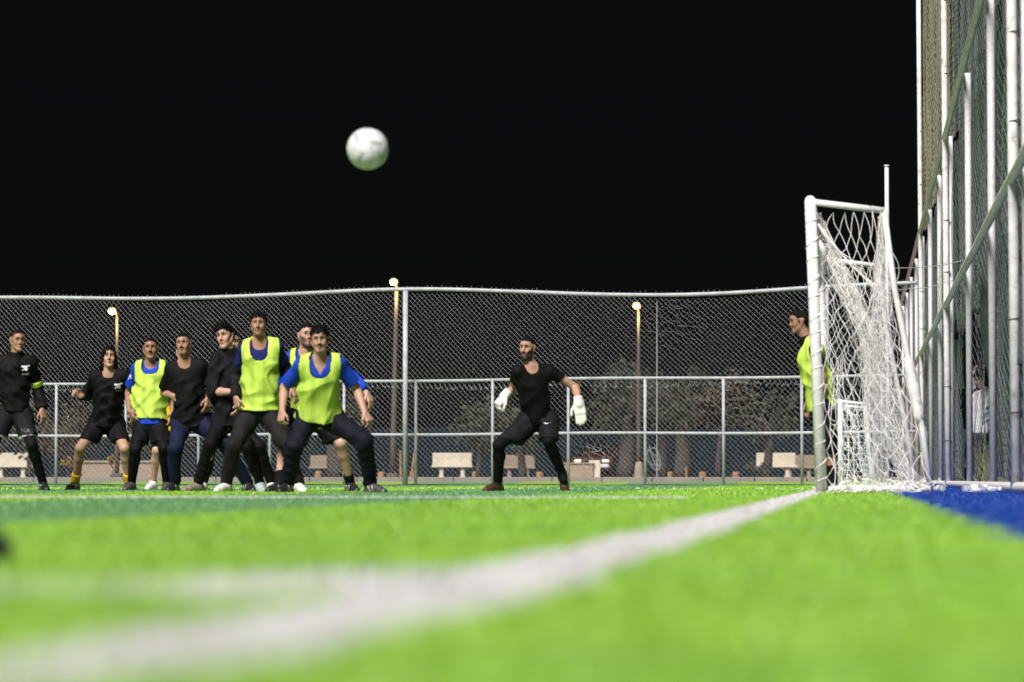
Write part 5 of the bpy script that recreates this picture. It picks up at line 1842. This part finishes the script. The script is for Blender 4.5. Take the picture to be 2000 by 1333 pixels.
W_SH = ((.62, .60, .58), (.70, .70, .70)); B_SH = ((.014, .014, .016), (.03, .03, .03), (.55, .55, .55))
PEOPLE = [
    dict(label='player in black turtleneck with white chest emblem and lime armband at the left edge', d=33.0, skin='b', hair='crop', face=(28, 0, 0), beard=None, mouth=0,
         j=dict(head=(34, 667), nb=(31, 699), sA=(-5, 709), sB=(66, 709), eA=(-24, 757), eB=(72, 757), wA=(-22, 802), wB=(82, 800), fA=(-20, 822), fB=(86, 820),
                hA=(10, 815), hB=(44, 815), kA=(-14, 868), kB=(62, 868), aA=(-40, 938), aB=(84, 938), tA=(-52, 952), tB=(97, 953)),
         top=dict(c=BLACK, sleeve=1.97, collar='turtle', hem=.06, inf=.016), armband=True,
         low=[dict(k='leggings', c=BLACK), dict(k='shorts', c=BLK2, len=.86, hy=853, trim=(.5, .5, .5))], shoe=B_SH,
         prints=[('cannon', 50, 721, 8.5, 0.02, 'shirt'), ('Arsenal', 50, 732.5, 4.6, 0.04, 'shirt'), ('NASA', 57, 846, 13, -.05, 'shorts')]),
    dict(label='long haired player in black shirt and shorts with yellow socks', d=34.2, skin='a', hair='long', face=(8, 16, 0), mouth=1.0, lean=.16, head_fwd=.02,
         j=dict(head=(213, 702), nb=(212, 729), sA=(181, 738), sB=(245, 736), eA=(170, 770), eB=(256, 772), wA=(160, 774), wB=(262, 800), fA=(146, 768), fB=(262, 818),
                hA=(188, 833), hB=(226, 833), kA=(156, 876), kB=(243, 876), aA=(147, 936), aB=(252, 934), tA=(136, 950), tB=(262, 948)), curlA=.9, thumbA=(.3, 1, .3),
         top=dict(c=BLACK, sleeve=1.9, cuffA=.9, hem=.02, inf=.024, fold=.007, w=.015), low=[dict(k='shorts', c=BLACK, len=.9, hy=857)], sock=(.68, .42, .004), sock_h=.27, shoe=B_SH,
         prints=[('cannon', 231.5, 756, 8.5, 0.06, 'shirt'), ('Arsenal', 231, 764.5, 4.3, 0.1, 'shirt')]),
    dict(label='short haired player in lime bib over blue shirt, third from left', d=32.8, skin='c', hair='crop', face=(4, 8, 0), beard='moustache', mouth=.4, hseed=3,
         j=dict(head=(294, 684), nb=(295, 713), sA=(264, 722), sB=(325, 721), eA=(251, 768), eB=(334, 770), wA=(253, 803), wB=(338, 805), fA=(261, 818), fB=(336, 822),
                hA=(278, 838), hB=(309, 838), kA=(264, 878), kB=(320, 876), aA=(257, 936), aB=(326, 934), tA=(247, 952), tB=(330, 951)), lean=.0,
         top=dict(c=BLUE, sleeve=.72, hem=.04, inf=.020), bib=dict(hem=.10, neck=.05), shoe=((.07, .06, .055), (.03, .03, .03)),
         low=[dict(k='leggings', c=BLACK), dict(k='shorts', c=BLACK, len=.85, hy=862)],
         prints=[('patch', 252.5, 736.5, 4.3, .2, 'shirt'), ('flag', 296, 733.5, 4.6, 0, 'shirt'), ('star', 293.5, 733.5, 1.6, 0, 'shirt')]),
    dict(label='mostly hidden player in yellow shirt and dark shorts behind the bib player', d=36.5, skin='d', hair='crop', face=(10, 5, 0), hseed=5, showB=False,
         j=dict(head=(358, 690), nb=(354, 722), sA=(328, 734), sB=(378, 732), eA=(330, 772), eB=(390, 775), wA=(339, 797), wB=(388, 810), fA=(336, 815), fB=(386, 826),
                hA=(320, 840), hB=(346, 840), kA=(306, 880), kB=(338, 882), aA=(299, 936), aB=(331, 936), tA=(290, 950), tB=(338, 950)), lean=.1,
         top=dict(c=YELLOW, sleeve=.7, hem=-.0, inf=.022), low=[dict(k='shorts', c=DNAVY, len=.84, hy=876)], shoe=W_SH),
    dict(label='player in black crew neck shirt and navy trousers with one hand raised', d=31.0, skin='b', hair='short', face=(-10, 6, -3), beard='goatee', mouth=.35, lean=.08,
         j=dict(head=(359, 675), nb=(361, 711), sA=(331, 722), sB=(397, 716), eA=(320, 768), eB=(410, 757), wA=(338, 774), wB=(407, 777), fA=(361, 788), fB=(405, 795),
                hA=(353, 830), hB=(397, 829), kA=(343, 876), kB=(440, 868), aA=(341, 936), aB=(483, 936), tA=(331, 951), tB=(498, 947)), curlA=.12, thumbA=(.3, 1, .2), spreadA=.3,
         top=dict(c=BLACK, sleeve=.80, hem=-.02, inf=.026, fold=.008), low=[dict(k='trousers', c=NAVY)], shoe=B_SH),
    dict(label='player in black high neck jacket and black trousers behind the tall bib player', d=30.8, skin='d', hair='wave', face=(-22, 3, -8), mouth=.3, lean=.10, head_scale=1.05,
         j=dict(head=(440, 660), nb=(447, 692), sA=(421, 703), sB=(471, 699), eA=(416, 765), eB=(482, 760), wA=(459, 766), wB=(468, 784), fA=(475, 762), fB=(464, 800),
                hA=(432, 826), hB=(464, 826), kA=(410, 868), kB=(484, 872), aA=(388, 936), aB=(508, 936), tA=(360, 950), tB=(518, 948)), twist=-.05,
         top=dict(c=BLK2, sleeve=1.97, cuffA=.16, collar='turtle', hem=-.02, inf=.022), low=[dict(k='trousers', c=BLACK, loose=.014)],
         shoe=((.20, .18, .15), (.12, .08, .05)), shoeB=((.5, .55, .6), (.6, .6, .62))),
    dict(label='nearly hidden player in lime bib behind the black jacket player', d=33.0, skin='a', hair='crop', face=(12, 5, 0), hseed=8, showB=False,
         j=dict(head=(454, 672), nb=(452, 704), sA=(424, 714), sB=(484, 714), eA=(420, 760), eB=(492, 762), wA=(432, 790), wB=(490, 800), fA=(436, 806), fB=(488, 818),
                hA=(434, 832), hB=(468, 832), kA=(412, 874), kB=(506, 874), aA=(397, 937), aB=(530, 935), tA=(398, 952), tB=(538, 950)),
         top=dict(c=BLUE, sleeve=.7, hem=.04, inf=.02), bib=dict(hem=.16, flare=.03), low=[dict(k='trousers', c=BLACK, loose=.012)], shoe=W_SH),
    dict(label='tall curly haired player in lime bib over navy shirt with dark arm sleeves', d=30.0, skin='b', hair='curly', face=(0, 8, 0), beard='stubble', mouth=.45, lean=.1, hseed=2,
         j=dict(head=(505, 637), nb=(507, 673), sA=(474, 684), sB=(546, 680), eA=(464, 733), eB=(560, 728), wA=(461, 777), wB=(571, 757), fA=(464, 797), fB=(578, 772),
                hA=(486, 815), hB=(528, 814), kA=(458, 870), kB=(560, 866), aA=(443, 932), aB=(582, 930), tA=(424, 953), tB=(597, 953)), curlA=.6,
         top=dict(c=DKBLUE, sleeve=1.98, arm_c=BLK2, hem=.06, inf=.018), bib=dict(hem=.07, trim=LIME, neck=.10, inf=.024), low=[dict(k='trousers', c=(.012, .0115, .012), loose=.02)],
         sock=(.62, .60, .58), sock_h=.2, shoe=W_SH),
    dict(label='player in lime bib and long blue sleeves half hidden behind the moustached player', d=30.6, skin='d', hair='short', face=(24, 8, 0), beard='short', mouth=0.2, lean=.04, hseed=4,
         j=dict(head=(597, 658), nb=(597, 691), sA=(567, 700), sB=(630, 702), eA=(554, 748), eB=(690, 738), wA=(572, 769), wB=(716, 768), fA=(581, 756), fB=(727, 791),
                hA=(578, 815), hB=(624, 815), kA=(553, 872), kB=(666, 866), aA=(545, 936, -.9), aB=(684, 936), tA=(524, 951), tB=(700, 950)),
         top=dict(c=BLUE, sleeve=1.92, hem=.0, inf=.02), bib=dict(hem=.08), low=[dict(k='shorts', c=BLACK, len=.80, hy=862)], sock=BLACK, sock_h=.24, shoe=B_SH),
    dict(label='moustached curly haired player in lime bib over blue shirt crouching in front', d=28.0, skin='a', hair='curly', face=(2, -2, -4), beard='goatee', mouth=.3, lean=.24, head_fwd=.08, hseed=6,
         j=dict(head=(624, 666), nb=(626, 702), sA=(583, 715), sB=(667, 711), eA=(555, 757), eB=(696, 758), wA=(551, 802), wB=(712, 805), fA=(549, 821), fB=(724, 826),
                hA=(598, 822), hB=(650, 821), kA=(574, 872), kB=(712, 862), aA=(562, 936), aB=(724, 938), tA=(547, 954), tB=(753, 957)), curlA=.75, curlB=.6, build=1.04,
         top=dict(c=BLUE, sleeve=.78, hem=.06, inf=.022, neck=.04), bib=dict(hem=.03, neck=.075, flare=.02), low=[dict(k='trousers', c=DNAVY, loose=.028)],
         sock=BLACK, sock_h=.2, shoe=B_SH, shoeB=((.05, .05, .05), (.03, .03, .03), (.45, .43, .36))),
    dict(label='bearded goalkeeper in black with white gloves in a wide stance', d=31.0, skin='a', hair='short', face=(-24, -1, 4), beard='full', mouth=0.0, lean=.16, hseed=7, gloves=True,
         j=dict(head=(1030, 682), nb=(1036, 718), sA=(1006, 727), sB=(1080, 726), eA=(1001, 762, .12), eB=(1124, 757), wA=(988, 771), wB=(1130, 784), fA=(966, 797), fB=(1137, 832),
                hA=(1031, 826), hB=(1073, 824), kA=(974, 870), kB=(1071, 862), aA=(972, 938), aB=(1098, 925), tA=(945, 957), tB=(1105, 954)), twist=-.06, liftB=True,
         thumbA=(.8, .5, .4), thumbB=(-1, -.1, .1), curlA=.8, curlB=.06, player=True,
         top=dict(c=(.0035, .0033, .0037), sleeve=.42, hem=.0, inf=.012, neck=.005, fold=.005), low=[dict(k='leggings', c=(.004, .0038, .004)), dict(k='shorts', c=(.008, .008, .0095), len=.78, hy=860)],
         shoe=((.060, .030, .018), (.014, .010, .009), (.015, .010, .008), (.006, .005, .005)), prints=[('swoosh', 1069, 827.5, 7.5, .0, 'shorts')]),
    dict(label='player in lime bib and black undershirt standing in profile behind the goal post', d=31.5, skin='c', hair='short', face=(-86, -4, 0), beard='moustache', mouth=.2, hseed=9, lean=0, head_fwd=0.0,
         j=dict(head=(1562, 630), nb=(1579, 668), sA=(1590, 684, .17), sB=(1592, 684, -.17), eA=(1592, 742, .2), eB=(1608, 738, -.22), wA=(1580, 785, .16), wB=(1604, 790, -.2), fA=(1574, 812, .0), fB=(1600, 812),
                hA=(1606, 800, .09), hB=(1610, 800, -.09), kA=(1612, 872, .1), kB=(1620, 872, -.1), aA=(1618, 938, .1), aB=(1627, 938, -.1), tA=(1598, 950), tB=(1606, 950)),
         top=dict(c=BLACK, sleeve=.55, collar='turtle', hem=.03, inf=.016), bib=dict(hem=.0, flare=.03, trim=LIME), low=[dict(k='shorts', c=BLACK, len=1.0, hy=886)], sock=BLACK, sock_h=.5, shoe=B_SH),
    dict(label='seated onlooker in grey jacket and white shirt behind the side fence', d=44.6, skin='b', hair='long', face=(-70, -18, 0), hseed=11, lean=.1, player=False,
         j=dict(head=(1917, 742), nb=(1927, 768), sA=(1917, 778, .12), sB=(1944, 772, -.15), eA=(1898, 765, .05), eB=(1966, 738, -.2), wA=(1905, 722, -.05), wB=(1938, 712, -.15), fA=(1913, 704), fB=(1918, 704),
                hA=(1936, 848, .08), hB=(1952, 848, -.08), kA=(1898, 853, .06), kB=(1912, 853, -.10), aA=(1900, 918, .06), aB=(1914, 918, -.10), tA=(1890, 930), tB=(1904, 930)),
         top=dict(c=GREY, sleeve=1.9, hem=-.02, inf=.03, fold=.010), low=[dict(k='trousers', c=(.02, .022, .02))], shoe=B_SH),
]
for S in PEOPLE:
    build_person(S)

# block the onlooker sits on, and the white cloth hung over the netting beside
b = P(1948, 905, 44.8); b[2] = 0
o = empty('concrete_seat_block', b, label='rough concrete block under the seated onlooker', cat='block')
MB().box(b + CU * .20, (.45, .42, .40), bev=.02).build('block', M_benchd, o)
MB().box(b + CU * .405, (.47, .44, .02), bev=.006).build('slab', M_benchd, o)
ny, nz = 14, 22
V = []
for i in range(ny):
    for j in range(nz):
        u, v = i / (ny - 1), j / (nz - 1)
        p = P(1895 + 32 * u + 3 * math.sin(v * 7 + i), 772 + 75 * v - 18 * u * (1 - v), 43.9)
        V.append(p + CF * (.03 * math.sin(i * 1.1 + v * 4)))
q = np.array([[i * nz + j, (i + 1) * nz + j, (i + 1) * nz + j + 1, i * nz + j + 1] for i in range(ny - 1) for j in range(nz - 1)])
wc = mesh_np('white_cloth', np.array(V), q, mat('white_cotton', (.78, .76, .78), .9, bump=.2), smooth=True)
props(wc, 'white cloth hanging in front of the seated onlooker', 'cloth')
sm = wc.modifiers.new('thickness', 'SOLIDIFY'); sm.thickness = .004


# ------------------------------------------------------------------ the ball and the boot at the left edge
def ball(c, rad, label):
    n1, n2 = 96, 48
    th = np.linspace(0, math.pi, n2 + 1); ph = np.linspace(0, 2 * math.pi, n1, endpoint=False)
    T, H = np.meshgrid(th, ph, indexing='ij')
    D = np.stack([np.sin(T) * np.cos(H), np.sin(T) * np.sin(H), np.cos(T)], -1).reshape(-1, 3)
    g_ = (1 + 5 ** .5) / 2
    ico = [np.array(v, float) for v in [(0, a, b * g_) for a in (-1, 1) for b in (-1, 1)] + [(a, b * g_, 0) for a in (-1, 1) for b in (-1, 1)] + [(b * g_, 0, a) for a in (-1, 1) for b in (-1, 1)]]
    dod = [np.array((a, b, c_), float) for a in (-1, 1) for b in (-1, 1) for c_ in (-1, 1)]
    dod += [np.array(v, float) for v in [(0, a / g_, b * g_) for a in (-1, 1) for b in (-1, 1)] + [(a / g_, b * g_, 0) for a in (-1, 1) for b in (-1, 1)] + [(b * g_, 0, a / g_) for a in (-1, 1) for b in (-1, 1)]]
    cen = np.array([nrm(v) for v in ico + dod])
    rot = np.array(Matrix.Rotation(.7, 3, 'X') @ Matrix.Rotation(.5, 3, 'Y') @ Matrix.Rotation(.3, 3, 'Z'))
    cen = cen @ rot.T
    off = np.r_[np.full(12, .018), np.zeros(20)]
    sc_ = D @ cen.T - off
    so_ = np.sort(sc_, 1); gap = so_[:, -1] - so_[:, -2]
    R = rad * (1 - .018 * np.exp(-(gap / .012) ** 2))
    V = np.asarray(c) + D * R[:, None]
    i = np.arange(n2)[:, None] * n1; j = np.arange(n1)[None]; k = (j + 1) % n1
    q = np.stack([i + j, i + n1 + j, i + n1 + k, i + k], -1).reshape(-1, 4)
    col = np.tile(np.array([.70, .70, .70]), (len(V), 1))
    which = sc_.argmax(1)
    col[gap < .016] = (.36, .36, .36)
    d_in = np.linalg.norm(D - cen[which], axis=1)
    mark = (which < 12) & (d_in < .20) & (d_in > .13)
    col[mark] = (.46, .47, .48)
    o = mesh_np('football', V, q, M_ball, smooth=True, col=col, loc=c)
    return props(o, label, 'ball')


ball(P(718, 291, 17.7), .112, 'white football flying in the night sky above the players')

bt = P(-52, 1078, 4.6)
bt[2] = 0
so = empty('boot', bt, label='dark blurred boot standing on the turf at the left edge', cat='boot')
fB = Field(bt + [-.25, -.2, -.02], bt + [.15, .2, .2], .006)
fwd = CR; T = lambda x, y, z: bt + CF * x + CR * y + CU * z
fB.cone(T(0, -.17, .05), T(0, -.10, .055), .042, .042, .02); fB.cone(T(0, -.1, .06), T(0, .0, .038), .044, .036, .02)
fB.cone(T(0, -.16, .09), T(0, -.165, .13), .045, .045, .02, cut=(T(0, 0, .15), CU))
fB.cone(T(0, -.02, .034), T(0, .03, .028), .038, .026, .02); fB.plane(T(0, 0, .008), -CU)
v, q = fB.mesh()
mesh_np('upper', v, q, M_shoe, so, col=np.tile(np.array([.02, .028, .03]), (len(v), 1)))
m = MB()
for y in (-.18, -.12, -.04, .02): m.tube([T(0, y, .012), T(0, y, 0)], .01, 8)
m.build('stud', M_tyre, so)

finish_bases()
